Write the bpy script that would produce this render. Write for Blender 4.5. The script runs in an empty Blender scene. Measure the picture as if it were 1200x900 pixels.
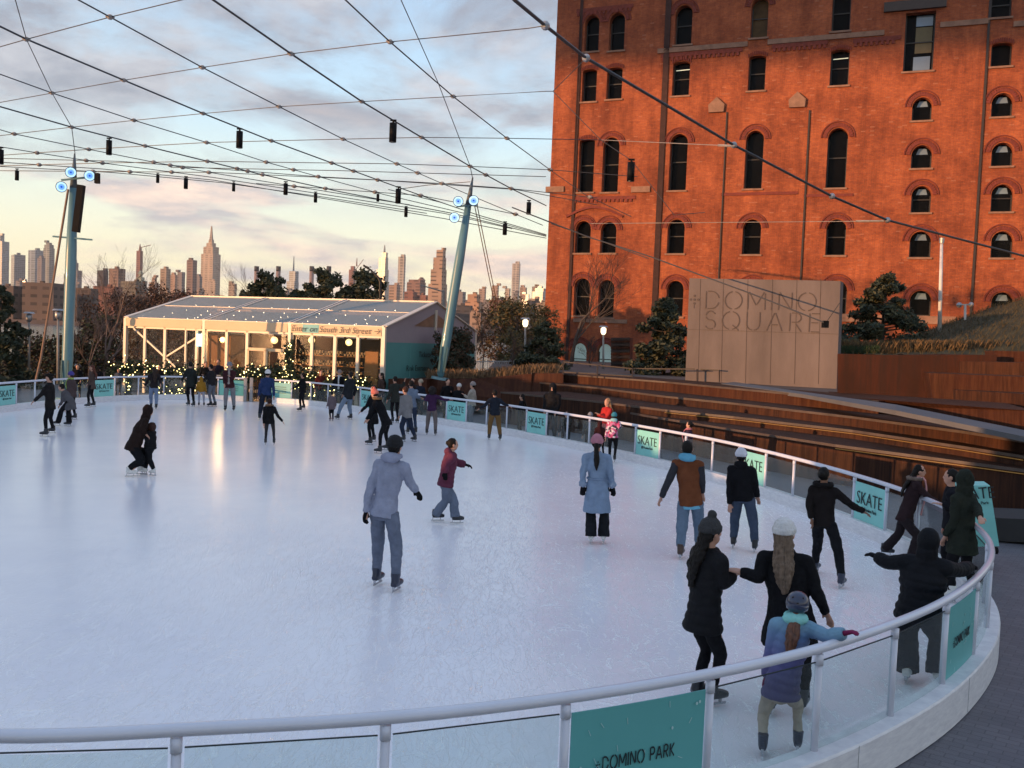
import bpy, bmesh, math, random
from mathutils import Vector, Matrix, noise
random.seed(7)
R = math.radians
scene = bpy.context.scene
COL = scene.collection
V = Vector

# ---------------------------------------------------------------- camera
H = 3.3; FPX = 1100.0
TH = R(2.3); PT = math.atan(52 / 1100)
_r0 = V((1, 0, 0)); CF = V((0, math.cos(PT), -math.sin(PT))); _u0 = V((0, math.sin(PT), math.cos(PT)))
CR = math.cos(TH) * _r0 + math.sin(TH) * _u0
CU = -math.sin(TH) * _r0 + math.cos(TH) * _u0
CAM = V((0, 0, H))
cd = bpy.data.cameras.new('camera'); cam = bpy.data.objects.new('camera', cd); COL.objects.link(cam)
M = Matrix((CR, CU, -CF)).transposed().to_4x4(); M.translation = CAM
cam.matrix_world = M
cd.sensor_width = 36; cd.sensor_fit = 'HORIZONTAL'; cd.lens = 36 * FPX / 1200
cd.clip_start = 0.1; cd.clip_end = 30000
scene.camera = cam

def ray(x, y): return CF + (x - 600) / FPX * CR - (y - 450) / FPX * CU
def G(x, y, z=0.0):
    d = ray(x, y); return CAM + d * ((z - H) / d.z)
def D(x, y, Y):
    d = ray(x, y); return CAM + d * (Y / d.y)
def PX(v):
    w = V(v) - CAM; k = w.dot(CF); return 600 + FPX * w.dot(CR) / k, 450 - FPX * w.dot(CU) / k

# ---------------------------------------------------------------- light
SUN_AZ, SUN_EL = R(240), R(3.6)
world = bpy.data.worlds.new("World"); scene.world = world; world.use_nodes = True
nt = world.node_tree; nt.nodes.clear()
def N(t, ty, **kw):
    n = t.nodes.new(ty)
    for k, v in kw.items():
        if k == 'inp':
            for a, b in v.items(): n.inputs[a].default_value = b
        else: setattr(n, k, v)
    return n
L = nt.links.new
sky = N(nt, 'ShaderNodeTexSky'); sky.sky_type = 'NISHITA'; sky.sun_disc = False
sky.sun_elevation = SUN_EL; sky.sun_rotation = SUN_AZ
sky.air_density = 1.0; sky.dust_density = 1.2; sky.ozone_density = 1.5
tc = N(nt, 'ShaderNodeTexCoord')
sep = N(nt, 'ShaderNodeSeparateXYZ'); L(tc.outputs['Generated'], sep.inputs[0])
# warm band low in the sky, clouds laid on a flat layer overhead
zc = N(nt, 'ShaderNodeMath', operation='ADD', inp={1: 0.20}); L(sep.outputs[2], zc.inputs[0])
zm = N(nt, 'ShaderNodeMath', operation='MAXIMUM', inp={1: 0.03}); L(zc.outputs[0], zm.inputs[0])
dx = N(nt, 'ShaderNodeMath', operation='DIVIDE'); L(sep.outputs[0], dx.inputs[0]); L(zm.outputs[0], dx.inputs[1])
dy = N(nt, 'ShaderNodeMath', operation='DIVIDE'); L(sep.outputs[1], dy.inputs[0]); L(zm.outputs[0], dy.inputs[1])
cv = N(nt, 'ShaderNodeCombineXYZ'); L(dx.outputs[0], cv.inputs[0]); L(dy.outputs[0], cv.inputs[1])
n1 = N(nt, 'ShaderNodeTexNoise', inp={'Scale': 1.7, 'Detail': 9.0, 'Roughness': 0.6, 'Distortion': 0.35}); L(cv.outputs[0], n1.inputs['Vector'])
r1 = N(nt, 'ShaderNodeValToRGB'); r1.color_ramp.elements[0].position = 0.43; r1.color_ramp.elements[1].position = 0.57
L(n1.outputs['Fac'], r1.inputs[0])
n2 = N(nt, 'ShaderNodeTexNoise', inp={'Scale': 3.2, 'Detail': 8.0, 'Roughness': 0.62}); L(cv.outputs[0], n2.inputs['Vector'])
r2 = N(nt, 'ShaderNodeValToRGB')
r2.color_ramp.elements[0].position = 0.42; r2.color_ramp.elements[0].color = (1.45, 1.5, 1.75, 1)
r2.color_ramp.elements[1].position = 0.68; r2.color_ramp.elements[1].color = (2.8, 2.75, 2.9, 1)
L(n2.outputs['Fac'], r2.inputs[0])
# low elongated cloud banks
mp = N(nt, 'ShaderNodeMapping'); mp.inputs['Scale'].default_value = (2.6, 2.6, 11.0); L(tc.outputs['Generated'], mp.inputs[0])
n3 = N(nt, 'ShaderNodeTexNoise', inp={'Scale': 1.5, 'Detail': 8.0, 'Roughness': 0.55, 'Distortion': 0.2}); L(mp.outputs[0], n3.inputs['Vector'])
r3 = N(nt, 'ShaderNodeValToRGB'); r3.color_ramp.elements[0].position = 0.485; r3.color_ramp.elements[1].position = 0.60
L(n3.outputs['Fac'], r3.inputs[0])
n4 = N(nt, 'ShaderNodeTexNoise', inp={'Scale': 4.0, 'Detail': 6.0, 'Roughness': 0.6}); L(mp.outputs[0], n4.inputs['Vector'])
r4 = N(nt, 'ShaderNodeValToRGB')
r4.color_ramp.elements[0].position = 0.42; r4.color_ramp.elements[0].color = (2.25, 2.15, 2.35, 1)
r4.color_ramp.elements[1].position = 0.66; r4.color_ramp.elements[1].color = (5.0, 3.7, 3.0, 1)
L(n4.outputs['Fac'], r4.inputs[0])
# base gradient: sky texture blended with the after-glow seen low in the picture
grad = N(nt, 'ShaderNodeValToRGB')
ge = grad.color_ramp.elements
ge[0].position = 0.0; ge[0].color = (5.2, 4.2, 3.0, 1)
ge[1].position = 0.42; ge[1].color = (1.7, 2.6, 4.1, 1)
e = ge.new(0.06); e.color = (5.4, 4.9, 3.3, 1)
e = ge.new(0.13); e.color = (4.4, 4.8, 4.1, 1)
e = ge.new(0.22); e.color = (2.9, 4.0, 4.8, 1)
L(sep.outputs[2], grad.inputs[0])
def mix(a, b, fac, t=nt, mode='MIX'):
    m = N(t, 'ShaderNodeMix', data_type='RGBA', blend_type=mode)
    for s, i in ((fac, 0), (a, 6), (b, 7)):
        if hasattr(s, 'links') or hasattr(s, 'is_output'): t.links.new(s, m.inputs[i])
        else: m.inputs[i].default_value = s
    return m.outputs[2]
base = mix(sky.outputs[0], grad.outputs[0], 0.8)
mh = N(nt, 'ShaderNodeMapRange', inp={'From Min': 0.10, 'From Max': 0.22}); L(sep.outputs[2], mh.inputs[0])
f1 = N(nt, 'ShaderNodeMath', operation='MULTIPLY'); L(r1.outputs[0], f1.inputs[0]); L(mh.outputs[0], f1.inputs[1])
f1b = N(nt, 'ShaderNodeMath', operation='MULTIPLY', inp={1: 0.85}); L(f1.outputs[0], f1b.inputs[0])
c1 = mix(base, r2.outputs[0], f1b.outputs[0])
ml = N(nt, 'ShaderNodeMapRange', inp={'From Min': 0.24, 'From Max': 0.14}); L(sep.outputs[2], ml.inputs[0])
f3 = N(nt, 'ShaderNodeMath', operation='MULTIPLY'); L(r3.outputs[0], f3.inputs[0]); L(ml.outputs[0], f3.inputs[1])
f3b = N(nt, 'ShaderNodeMath', operation='MULTIPLY', inp={1: 0.85}); L(f3.outputs[0], f3b.inputs[0])
c2 = mix(c1, r4.outputs[0], f3b.outputs[0])
bg = N(nt, 'ShaderNodeBackground', inp={'Strength': 0.13}); L(c2, bg.inputs[0])
wo = N(nt, 'ShaderNodeOutputWorld'); L(bg.outputs[0], wo.inputs[0])

sd = bpy.data.lights.new('sun', 'SUN'); sd.energy = 2.6; sd.angle = R(0.5); sd.color = (1.0, 0.53, 0.24)
so = bpy.data.objects.new('sun', sd); COL.objects.link(so)
SD = V((math.sin(SUN_AZ) * math.cos(SUN_EL), math.cos(SUN_AZ) * math.cos(SUN_EL), math.sin(SUN_EL)))
so.rotation_euler = (-SD).to_track_quat('-Z', 'Y').to_euler(); so.location = (-30, -20, 40)
scene.view_settings.view_transform = 'Standard'; scene.view_settings.look = 'None'
scene.view_settings.exposure = 1.02; scene.view_settings.gamma = 1.0
scene.view_settings.use_curve_mapping = False
scene.render.engine = 'CYCLES'
scene.cycles.max_bounces = 6; scene.cycles.transparent_max_bounces = 24; scene.cycles.caustics_reflective = False; scene.cycles.caustics_refractive = False

# ---------------------------------------------------------------- materials
MC = {}
def mat(name, c, rough=0.7, var=0.12, vscale=3.0, bump=0.0, bscale=30.0, metal=0.0, emit=None, estr=0.0, spec=0.5, c2=None, stretch=None, coat=0.0):
    if name in MC: return MC[name]
    m = bpy.data.materials.new(name); m.use_nodes = True; t = m.node_tree
    b = t.nodes['Principled BSDF']
    b.inputs['Roughness'].default_value = rough; b.inputs['Metallic'].default_value = metal
    b.inputs['Specular IOR Level'].default_value = spec; b.inputs['Coat Weight'].default_value = coat
    tcn = N(t, 'ShaderNodeTexCoord'); mpn = N(t, 'ShaderNodeMapping'); t.links.new(tcn.outputs['Object'], mpn.inputs[0])
    if stretch: mpn.inputs['Scale'].default_value = stretch
    nz = N(t, 'ShaderNodeTexNoise', inp={'Scale': vscale, 'Detail': 6.0, 'Roughness': 0.6}); t.links.new(mpn.outputs[0], nz.inputs['Vector'])
    rp = N(t, 'ShaderNodeValToRGB'); rp.color_ramp.elements[0].position = 0.3; rp.color_ramp.elements[1].position = 0.7
    if c2 is None:
        lo = [max(0, x * (1 - var)) for x in c]; hi = [min(1, x * (1 + var)) for x in c]
    else: lo, hi = c, c2
    rp.color_ramp.elements[0].color = (*lo, 1); rp.color_ramp.elements[1].color = (*hi, 1)
    t.links.new(nz.outputs['Fac'], rp.inputs[0]); t.links.new(rp.outputs[0], b.inputs['Base Color'])
    if bump:
        nb = N(t, 'ShaderNodeTexNoise', inp={'Scale': bscale, 'Detail': 5.0}); t.links.new(mpn.outputs[0], nb.inputs['Vector'])
        bp = N(t, 'ShaderNodeBump', inp={'Strength': bump, 'Distance': 0.02}); t.links.new(nb.outputs['Fac'], bp.inputs['Height']); t.links.new(bp.outputs[0], b.inputs['Normal'])
    if emit: b.inputs['Emission Color'].default_value = (*emit, 1); b.inputs['Emission Strength'].default_value = estr
    MC[name] = m; return m

def glass(name, tint, gloss=0.12, haze=0.0):
    if name in MC: return MC[name]
    m = bpy.data.materials.new(name); m.use_nodes = True; t = m.node_tree; t.nodes.clear()
    o = N(t, 'ShaderNodeOutputMaterial'); tr = N(t, 'ShaderNodeBsdfTransparent', inp={0: (*tint, 1)})
    gl = N(t, 'ShaderNodeBsdfGlossy', inp={'Color': (1, 1, 1, 1), 'Roughness': 0.03})
    df = N(t, 'ShaderNodeBsdfDiffuse', inp={0: (0.6, 0.68, 0.68, 1)})
    lw = N(t, 'ShaderNodeLayerWeight', inp={0: 0.5}); fr = N(t, 'ShaderNodeMath', operation='POWER', inp={1: 4.0}); t.links.new(lw.outputs['Facing'], fr.inputs[0]); a = N(t, 'ShaderNodeMixShader'); b = N(t, 'ShaderNodeMixShader', inp={0: haze})
    mu = N(t, 'ShaderNodeMath', operation='MULTIPLY_ADD', inp={1: gloss * 3, 2: .03}); mu.use_clamp = True
    t.links.new(fr.outputs[0], mu.inputs[0]); t.links.new(mu.outputs[0], a.inputs[0])
    t.links.new(tr.outputs[0], b.inputs[1]); t.links.new(df.outputs[0], b.inputs[2])
    t.links.new(b.outputs[0], a.inputs[1]); t.links.new(gl.outputs[0], a.inputs[2]); t.links.new(a.outputs[0], o.inputs[0])
    MC[name] = m; return m

# ---------------------------------------------------------------- mesh building
class MB:
    def __init__(s): s.v = []; s.f = []
    def add(s, vs, fs):
        o = len(s.v); s.v += [V(p) for p in vs]; s.f += [tuple(i + o for i in f) for f in fs]; return s
    def box(s, a, b):
        x0, y0, z0 = a; x1, y1, z1 = b
        return s.add([(x0, y0, z0), (x1, y0, z0), (x1, y1, z0), (x0, y1, z0), (x0, y0, z1), (x1, y0, z1), (x1, y1, z1), (x0, y1, z1)],
                     [(0, 3, 2, 1), (4, 5, 6, 7), (0, 1, 5, 4), (1, 2, 6, 5), (2, 3, 7, 6), (3, 0, 4, 7)])
    def obox(s, c, ex, ey, ez):      # centre + half axes
        c, ex, ey, ez = V(c), V(ex), V(ey), V(ez)
        vs = [c + ex * i + ey * j + ez * k for k in (-1, 1) for i, j in ((-1, -1), (1, -1), (1, 1), (-1, 1))]
        return s.add(vs, [(0, 3, 2, 1), (4, 5, 6, 7), (0, 1, 5, 4), (1, 2, 6, 5), (2, 3, 7, 6), (3, 0, 4, 7)])
    def bar(s, a, b, w, h, up=(0, 0, 1)):
        a, b = V(a), V(b); d = (b - a); l = d.length; d = d / l
        x = d.cross(V(up));
        if x.length < 1e-4: x = d.cross(V((1, 0, 0)))
        x.normalize(); y = x.cross(d)
        return s.obox((a + b) / 2, x * w / 2, y * h / 2, d * l / 2)
    def prism(s, poly, ex):          # planar polygon extruded along ex
        n = len(poly); ex = V(ex); poly = [V(p) for p in poly]
        return s.add(poly + [p + ex for p in poly], [tuple(range(n))[::-1], tuple(range(n, 2 * n))] + [(i, (i + 1) % n, (i + 1) % n + n, i + n) for i in range(n)])
    def tube(s, pts, rad, n=8, wide=None, caps=True, closed=False):
        pts = [V(p) for p in pts]; m = len(pts)
        if not isinstance(rad, (list, tuple)): rad = [rad] * m
        o = len(s.v); px = None
        for i, p in enumerate(pts):
            if closed: d = pts[(i + 1) % m] - pts[i - 1]
            else: d = pts[min(i + 1, m - 1)] - pts[max(i - 1, 0)]
            if d.length < 1e-9: d = V((0, 0, 1))
            d.normalize()
            if wide is not None: ref = V(wide[i] if isinstance(wide, list) else wide)
            elif px is not None: ref = px
            else: ref = V((1, 0, 0)) if abs(d.x) < 0.9 else V((0, 1, 0))
            x = ref - d * ref.dot(d)
            if x.length < 1e-5: x = d.orthogonal()
            x.normalize(); y = d.cross(x); px = x
            r = rad[i]; rx, ry = (r if isinstance(r, (tuple, list)) else (r, r))
            for k in range(n):
                a = 2 * math.pi * k / n
                s.v.append(p + x * (rx * math.cos(a)) + y * (ry * math.sin(a)))
        for i in range(m if closed else m - 1):
            j = (i + 1) % m
            for k in range(n):
                s.f.append((o + i * n + k, o + i * n + (k + 1) % n, o + j * n + (k + 1) % n, o + j * n + k))
        if caps and not closed:
            s.f.append(tuple(o + k for k in range(n))[::-1]); s.f.append(tuple(o + (m - 1) * n + k for k in range(n)))
        return s
    def ball(s, c, r, n=10, m=7, ax=None):
        c = V(c); r = r if isinstance(r, (tuple, list)) else (r, r, r)
        A = ax or (V((1, 0, 0)), V((0, 1, 0)), V((0, 0, 1)))
        o = len(s.v)
        for j in range(1, m):
            t = math.pi * j / m
            for k in range(n):
                a = 2 * math.pi * k / n
                s.v.append(c + A[0] * (r[0] * math.sin(t) * math.cos(a)) + A[1] * (r[1] * math.sin(t) * math.sin(a)) + A[2] * (r[2] * math.cos(t)))
        s.v.append(c + A[2] * r[2]); s.v.append(c - A[2] * r[2]); tp = len(s.v) - 2; bt = tp + 1
        for j in range(m - 2):
            for k in range(n):
                s.f.append((o + j * n + k, o + (j + 1) * n + k, o + (j + 1) * n + (k + 1) % n, o + j * n + (k + 1) % n))
        for k in range(n):
            s.f.append((tp, o + k, o + (k + 1) % n)); s.f.append((bt, o + (m - 2) * n + (k + 1) % n, o + (m - 2) * n + k))
        return s
    def build(s, name, m, parent=None, smooth=False, **tg):
        me = bpy.data.meshes.new(name); off = root_loc(parent)
        me.from_pydata([tuple(p - off) for p in s.v], [], s.f)
        mats = m if isinstance(m, list) else [m]
        for x in mats: me.materials.append(x)
        if smooth: me.polygons.foreach_set('use_smooth', [True] * len(me.polygons))
        me.update()
        o = bpy.data.objects.new(name, me); COL.objects.link(o)
        if parent is not None: o.parent = parent
        else:                                   # keep the origin at the thing's base
            if s.v:
                xs = [p.x for p in s.v]; ys = [p.y for p in s.v]; zs = [p.z for p in s.v]
                c = V(((min(xs) + max(xs)) / 2, (min(ys) + max(ys)) / 2, min(zs)))
                me.transform(Matrix.Translation(-c)); o.location = c
        tag(o, **tg); return o
ROOT = {}
def root_loc(o):
    while o is not None and o.parent is not None: o = o.parent
    return o.location.copy() if o is not None else V((0, 0, 0))
def tag(o, label=None, cat=None, group=None, kind=None):
    if label: o['label'] = label
    if cat: o['category'] = cat
    if group: o['group'] = group
    if kind: o['kind'] = kind
    return o
def thing(name, loc, label, cat, group=None):
    o = bpy.data.objects.new(name, None); COL.objects.link(o); o.location = V(loc); o.empty_display_size = 0.2
    return tag(o, label, cat, group)
def copy_tree(o, parent=None):
    c = o.copy(); COL.objects.link(c)
    for k in ('label',):
        if parent is not None and k in c: pass
    if parent is not None: c.parent = parent
    for ch in o.children: copy_tree(ch, c)
    return c

_tc = {}
def text_mesh(s, size, ext=0.003, off=0.0, cx='CENTER', shear=0.0):
    k = (s, size, ext, off, cx, shear)
    if k in _tc: return _tc[k]
    c = bpy.data.curves.new('txt', 'FONT'); c.body = s; c.size = size; c.extrude = ext; c.offset = off; c.align_x = cx; c.align_y = 'CENTER'; c.shear = shear; c.resolution_u = 3
    o = bpy.data.objects.new('txt', c); COL.objects.link(o)
    dg = bpy.context.evaluated_depsgraph_get(); me = bpy.data.meshes.new_from_object(o.evaluated_get(dg))
    bpy.data.objects.remove(o); _tc[k] = me; return me
def put_text(s, size, pos, xdir, up, m, parent, name='lettering', ext=0.003, off=0.0, cx='CENTER', sx=1.0, shear=0.0):
    me = text_mesh(s, size, ext, off, cx, shear).copy(); x = V(xdir).normalized(); y = V(up); y = (y - x * y.dot(x)).normalized(); z = x.cross(y)
    T = Matrix((x * sx, y, z)).transposed().to_4x4(); T.translation = V(pos) - root_loc(parent)
    me.transform(T); me.materials.clear(); me.materials.append(m); me.name = name
    o = bpy.data.objects.new(name, me); COL.objects.link(o); o.parent = parent; return o

def arc(cx, cy, r, a0, a1, n=8, ry=None):
    ry = ry or r
    return [(cx + r * math.cos(R(a0 + (a1 - a0) * i / n)), cy + ry * math.sin(R(a0 + (a1 - a0) * i / n))) for i in range(n + 1)]
GLY = {   # stencil capitals, 1 unit high: width, strokes
 'D': (.86, [[(.05, 0), (.05, 1)], [(.16, 1), (.3, 1)] + arc(.34, .5, .47, 90, -90, 12, .5)[:6], arc(.34, .5, .47, 90, -90, 12, .5)[7:] + [(.16, 0)]]),
 'O': (1.0, [arc(.5, .5, .48, 100, 260, 12, .5), arc(.5, .5, .48, 80, -80, 12, .5)]),
 'M': (1.05, [[(.05, 0), (.05, .92)], [(.1, .99), (.5, .25)], [(.56, .3), (.93, .99)], [(1.0, .92), (1.0, 0)]]),
 'I': (.12, [[(.05, 0), (.05, 1)]]),
 'N': (.8, [[(.05, 0), (.05, .9)], [(.08, 1), (.7, .06)], [(.75, .1), (.75, 1)]]),
 'S': (.66, [[(.6, .85)] + arc(.33, .75, .25, 40, 180, 8, .25), arc(.33, .75, .25, 200, 262, 4, .25) + arc(.35, .25, .27, 80, -40, 8, .26), arc(.35, .25, .3, -60, -160, 8, .25)]),
 'Q': (1.0, [arc(.5, .5, .48, 100, 260, 12, .5), arc(.5, .5, .48, 80, -80, 12, .5), [(.6, .25), (.95, -.03)]]),
 'U': (.8, [[(.05, 1), (.05, .35)] + arc(.4, .35, .35, 180, 262, 6, .35), arc(.4, .35, .35, 278, 360, 6, .35) + [(.75, 1)]]),
 'A': (.86, [[(.02, 0), (.4, .98)], [(.46, .98), (.84, 0)], [(.26, .33), (.6, .33)]]),
 'R': (.7, [[(.05, 0), (.05, 1)], [(.15, 1), (.38, 1)] + arc(.38, .75, .25, 90, -90, 8, .25) + [(.15, .5)], [(.36, .42), (.66, 0)]]),
 'E': (.6, [[(.05, 0), (.05, 1)], [(.15, .99), (.56, .99)], [(.15, .5), (.5, .5)], [(.15, .01), (.56, .01)]]),
 'P': (.68, [[(.05, 0), (.05, 1)], [(.15, 1), (.38, 1)] + arc(.38, .73, .27, 90, -90, 8, .27) + [(.15, .46)]]),
 'K': (.7, [[(.05, 0), (.05, 1)], [(.15, .5), (.62, 1)], [(.22, .45), (.66, 0)]]),
 ' ': (.4, [])}
def stencil(s, h, pos, xdir, up, m, parent, w=0.09, gap=0.2, logo=True, depth=0.01, sx=1.0):
    mb = MB(); x = V(xdir).normalized(); y = V(up).normalized(); nrm = x.cross(y); cx = 0.0; pos = V(pos)
    def P2(a, b): return pos + x * (a * h * sx) + y * (b * h)
    if logo:
        for a, b in ((.1, .5), (.32, .5), (.54, .5), (.32, .72), (.32, .28)):
            mb.prism([P2(a + .07 * math.cos(t * .785), b + .07 * math.sin(t * .785)) for t in range(8)], nrm * depth)
        mb.prism([P2(.31, .0), P2(.33, .0), P2(.33, .2), P2(.31, .2)], nrm * depth)
        cx = .95
    for ch in s:
        wd, st = GLY[ch]
        for pl in st:
            for (a, b), (c, d) in zip(pl[:-1], pl[1:]):
                l = math.hypot(c - a, d - b) or 1; nx, ny = -(d - b) / l * w / 2, (c - a) / l * w / 2
                mb.prism([P2(cx + a - nx, b - ny), P2(cx + c - nx, d - ny), P2(cx + c + nx, d + ny), P2(cx + a + nx, b + ny)], nrm * depth)
        cx += wd + gap
    return mb.build('lettering', m, parent)
# ---------------------------------------------------------------- ground, ice, water
pave = mat('paving', (0.105, 0.105, 0.12), 0.55, 0.2, 1.2, 0.3, 60)
t = pave.node_tree; bsd = t.nodes['Principled BSDF']
bk = N(t, 'ShaderNodeTexBrick', inp={'Scale': 1.0, 'Color1': (0.10, 0.10, 0.12, 1), 'Color2': (0.16, 0.155, 0.17, 1), 'Mortar': (0.05, 0.05, 0.055, 1), 'Mortar Size': 0.006, 'Brick Width': 0.20, 'Row Height': 0.10})
tcn = N(t, 'ShaderNodeTexCoord'); mpn = N(t, 'ShaderNodeMapping'); mpn.inputs['Rotation'].default_value = (0, 0, R(35)); t.links.new(tcn.outputs['Object'], mpn.inputs[0]); t.links.new(mpn.outputs[0], bk.inputs['Vector'])
old = bsd.inputs['Base Color'].links[0].from_socket
t.links.new(mix(bk.outputs['Color'], old, 0.45, t), bsd.inputs['Base Color'])
GZ = -0.14
MB().add([(-6000, -400, GZ), (6000, -400, GZ), (6000, 7000, GZ), (-6000, 7000, GZ)], [(0, 1, 2, 3)]).build('ground', pave, kind='structure')
water = mat('water', (0.05, 0.08, 0.10), 0.12, 0.1, 0.1, 0.5, 0.6)
MB().add([(-3000, 84, GZ + .03), (-8, 84, GZ + .03), (400, 500, GZ + .03), (900, 820, GZ + .03), (-3000, 820, GZ + .03)], [(0, 1, 2, 3, 4)]).build('river', water, kind='structure')

RP = [(-2.73,5.04),(-1.76,5.23),(-.65,5.5),(.41,5.92),(1.42,6.45),(2.39,7.1),(3.27,7.85),(4.07,8.65),(4.84,9.6),(5.5,10.6),(6.05,11.75),(6.42,13),(6.62,14.4),(6.62,16),(6.4,17.8),(6.05,19.6),(5.35,22.2),(4.5,24.3),(3.0,27.3),(1.2,30.3),(-.5,32.8),(-2.6,35.2),(-5.1,38),(-7.5,40.5),(-9.8,42.3),(-12.3,42.9),(-14.9,42.2),(-16.7,40.2),(-17.6,37.5),(-18.0,34.5),(-18.0,30.5),(-17.3,25.5),(-15.6,19.5),(-12.8,13.3),(-9.6,8.6),(-6.6,6.0),(-4.4,5.1)]
def catmull(P, k=12):
    out = []; n = len(P)
    for i in range(n):
        p0, p1, p2, p3 = [V((*P[(i + j) % n], 0)) for j in (-1, 0, 1, 2)]
        for q in range(k):
            u = q / k
            out.append(0.5 * ((2 * p1) + (p2 - p0) * u + (2 * p0 - 5 * p1 + 4 * p2 - p3) * u * u + (3 * p1 - p0 - 3 * p2 + p3) * u ** 3))
    return out
dense = catmull(RP)
for _ in range(12): dense = [(dense[i - 1] + dense[i] * 2 + dense[(i + 1) % len(dense)]) / 4 for i in range(len(dense))]
cum = [0.0]
for i in range(len(dense)): cum.append(cum[-1] + (dense[(i + 1) % len(dense)] - dense[i]).length)
PER = cum[-1]
def rail(s):
    s %= PER; lo, hi = 0, len(cum) - 1
    while hi - lo > 1:
        m = (lo + hi) // 2
        if cum[m] <= s: lo = m
        else: hi = m
    a, b = dense[lo % len(dense)], dense[(lo + 1) % len(dense)]
    return a + (b - a) * ((s - cum[lo]) / max(1e-9, cum[lo + 1] - cum[lo]))
def rail_t(s): return (rail(s + .15) - rail(s - .15)).normalized()
def rail_n(s): t_ = rail_t(s); return V((t_.y, -t_.x, 0))      # outward (loop runs counter-clockwise)

# ice
ice = bpy.data.materials.new('ice'); ice.use_nodes = True; t = ice.node_tree; b = t.nodes['Principled BSDF']; LK = t.links.new
tcn = N(t, 'ShaderNodeTexCoord')
na = N(t, 'ShaderNodeTexNoise', inp={'Scale': 0.35, 'Detail': 6.0, 'Roughness': 0.65}); LK(tcn.outputs['Object'], na.inputs['Vector'])
ra = N(t, 'ShaderNodeValToRGB'); ra.color_ramp.elements[0].position = .3; ra.color_ramp.elements[0].color = (0.80, 0.79, 0.85, 1); ra.color_ramp.elements[1].position = .7; ra.color_ramp.elements[1].color = (0.93, 0.91, 0.93, 1)
LK(na.outputs['Fac'], ra.inputs[0])
# skate scratches: warped thin curved lines, stronger where traffic is
acc = None
for sc, an, sd_ in ((1.0, 20, 0), (1.35, 75, 4), (0.8, -35, 9), (1.7, 120, 14), (2.3, 5, 21)):
    mpn = N(t, 'ShaderNodeMapping'); mpn.inputs['Rotation'].default_value = (0, 0, R(an)); mpn.inputs['Location'].default_value = (sd_, sd_ * .7, 0); mpn.inputs['Scale'].default_value = (sc * 1.9, sc * .6, 1)
    LK(tcn.outputs['Object'], mpn.inputs[0])
    nz = N(t, 'ShaderNodeTexNoise', inp={'Scale': 1.5, 'Detail': 3.0, 'Roughness': 0.55, 'Distortion': 1.1}); LK(mpn.outputs[0], nz.inputs['Vector'])
    w = N(t, 'ShaderNodeMath', operation='MULTIPLY', inp={1: 13.0}); LK(nz.outputs['Fac'], w.inputs[0])
    sn = N(t, 'ShaderNodeMath', operation='SINE'); LK(w.outputs[0], sn.inputs[0])
    ab = N(t, 'ShaderNodeMath', operation='ABSOLUTE'); LK(sn.outputs[0], ab.inputs[0])
    mr = N(t, 'ShaderNodeMapRange', inp={'From Min': 0.0, 'From Max': 0.13, 'To Min': 1.0, 'To Max': 0.0}); LK(ab.outputs[0], mr.inputs[0])
    if acc is None: acc = mr.outputs[0]
    else:
        mx = N(t, 'ShaderNodeMath', operation='ADD'); LK(acc, mx.inputs[0]); LK(mr.outputs[0], mx.inputs[1]); acc = mx.outputs[0]
sp = N(t, 'ShaderNodeSeparateXYZ'); LK(tcn.outputs['Object'], sp.inputs[0])
nm = N(t, 'ShaderNodeTexNoise', inp={'Scale': 0.22, 'Detail': 3.0}); LK(tcn.outputs['Object'], nm.inputs['Vector'])
wt = N(t, 'ShaderNodeMath', operation='MULTIPLY_ADD', inp={1: -0.42}); LK(sp.outputs[1], wt.inputs[0]); LK(sp.outputs[0], wt.inputs[2])
gx = N(t, 'ShaderNodeMapRange', inp={'From Min': 1.0, 'From Max': 15.0, 'To Min': 0.015, 'To Max': 1.7}); LK(wt.outputs[0], gx.inputs[0])
tm = N(t, 'ShaderNodeMath', operation='MULTIPLY'); LK(acc, tm.inputs[0]); LK(gx.outputs[0], tm.inputs[1])
tn = N(t, 'ShaderNodeMath', operation='MULTIPLY'); LK(tm.outputs[0], tn.inputs[0]); LK(nm.outputs['Fac'], tn.inputs[1])
fac = N(t, 'ShaderNodeMath', operation='MULTIPLY', inp={1: 1.0}); fac.use_clamp = True; LK(tn.outputs[0], fac.inputs[0])
LK(mix(ra.outputs[0], (0.97, 0.97, 0.98, 1), fac.outputs[0], t), b.inputs['Base Color'])
rr = N(t, 'ShaderNodeMath', operation='MULTIPLY_ADD', inp={1: 0.08, 2: 0.21}); LK(tn.outputs[0], rr.inputs[0]); LK(rr.outputs[0], b.inputs['Roughness'])
nf = N(t, 'ShaderNodeTexNoise', inp={'Scale': 9.0, 'Detail': 5.0}); LK(tcn.outputs['Object'], nf.inputs['Vector'])
ad = N(t, 'ShaderNodeMath', operation='MULTIPLY_ADD', inp={1: 0.05}); LK(nf.outputs['Fac'], ad.inputs[0]); LK(tn.outputs[0], ad.inputs[2])
bp = N(t, 'ShaderNodeBump', inp={'Strength': 0.5, 'Distance': 0.008}); LK(ad.outputs[0], bp.inputs['Height']); LK(bp.outputs[0], b.inputs['Normal'])
b.inputs['Specular IOR Level'].default_value = 0.45
pts = [V((p.x, p.y, 0)) for p in dense[::4]]
mb = MB(); mb.v = [V(p) for p in pts]; mb.f = [tuple(range(len(pts)))]
io = mb.build('ice', ice, kind='structure'); print('ICE ORIGIN', tuple(io.location))

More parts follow.
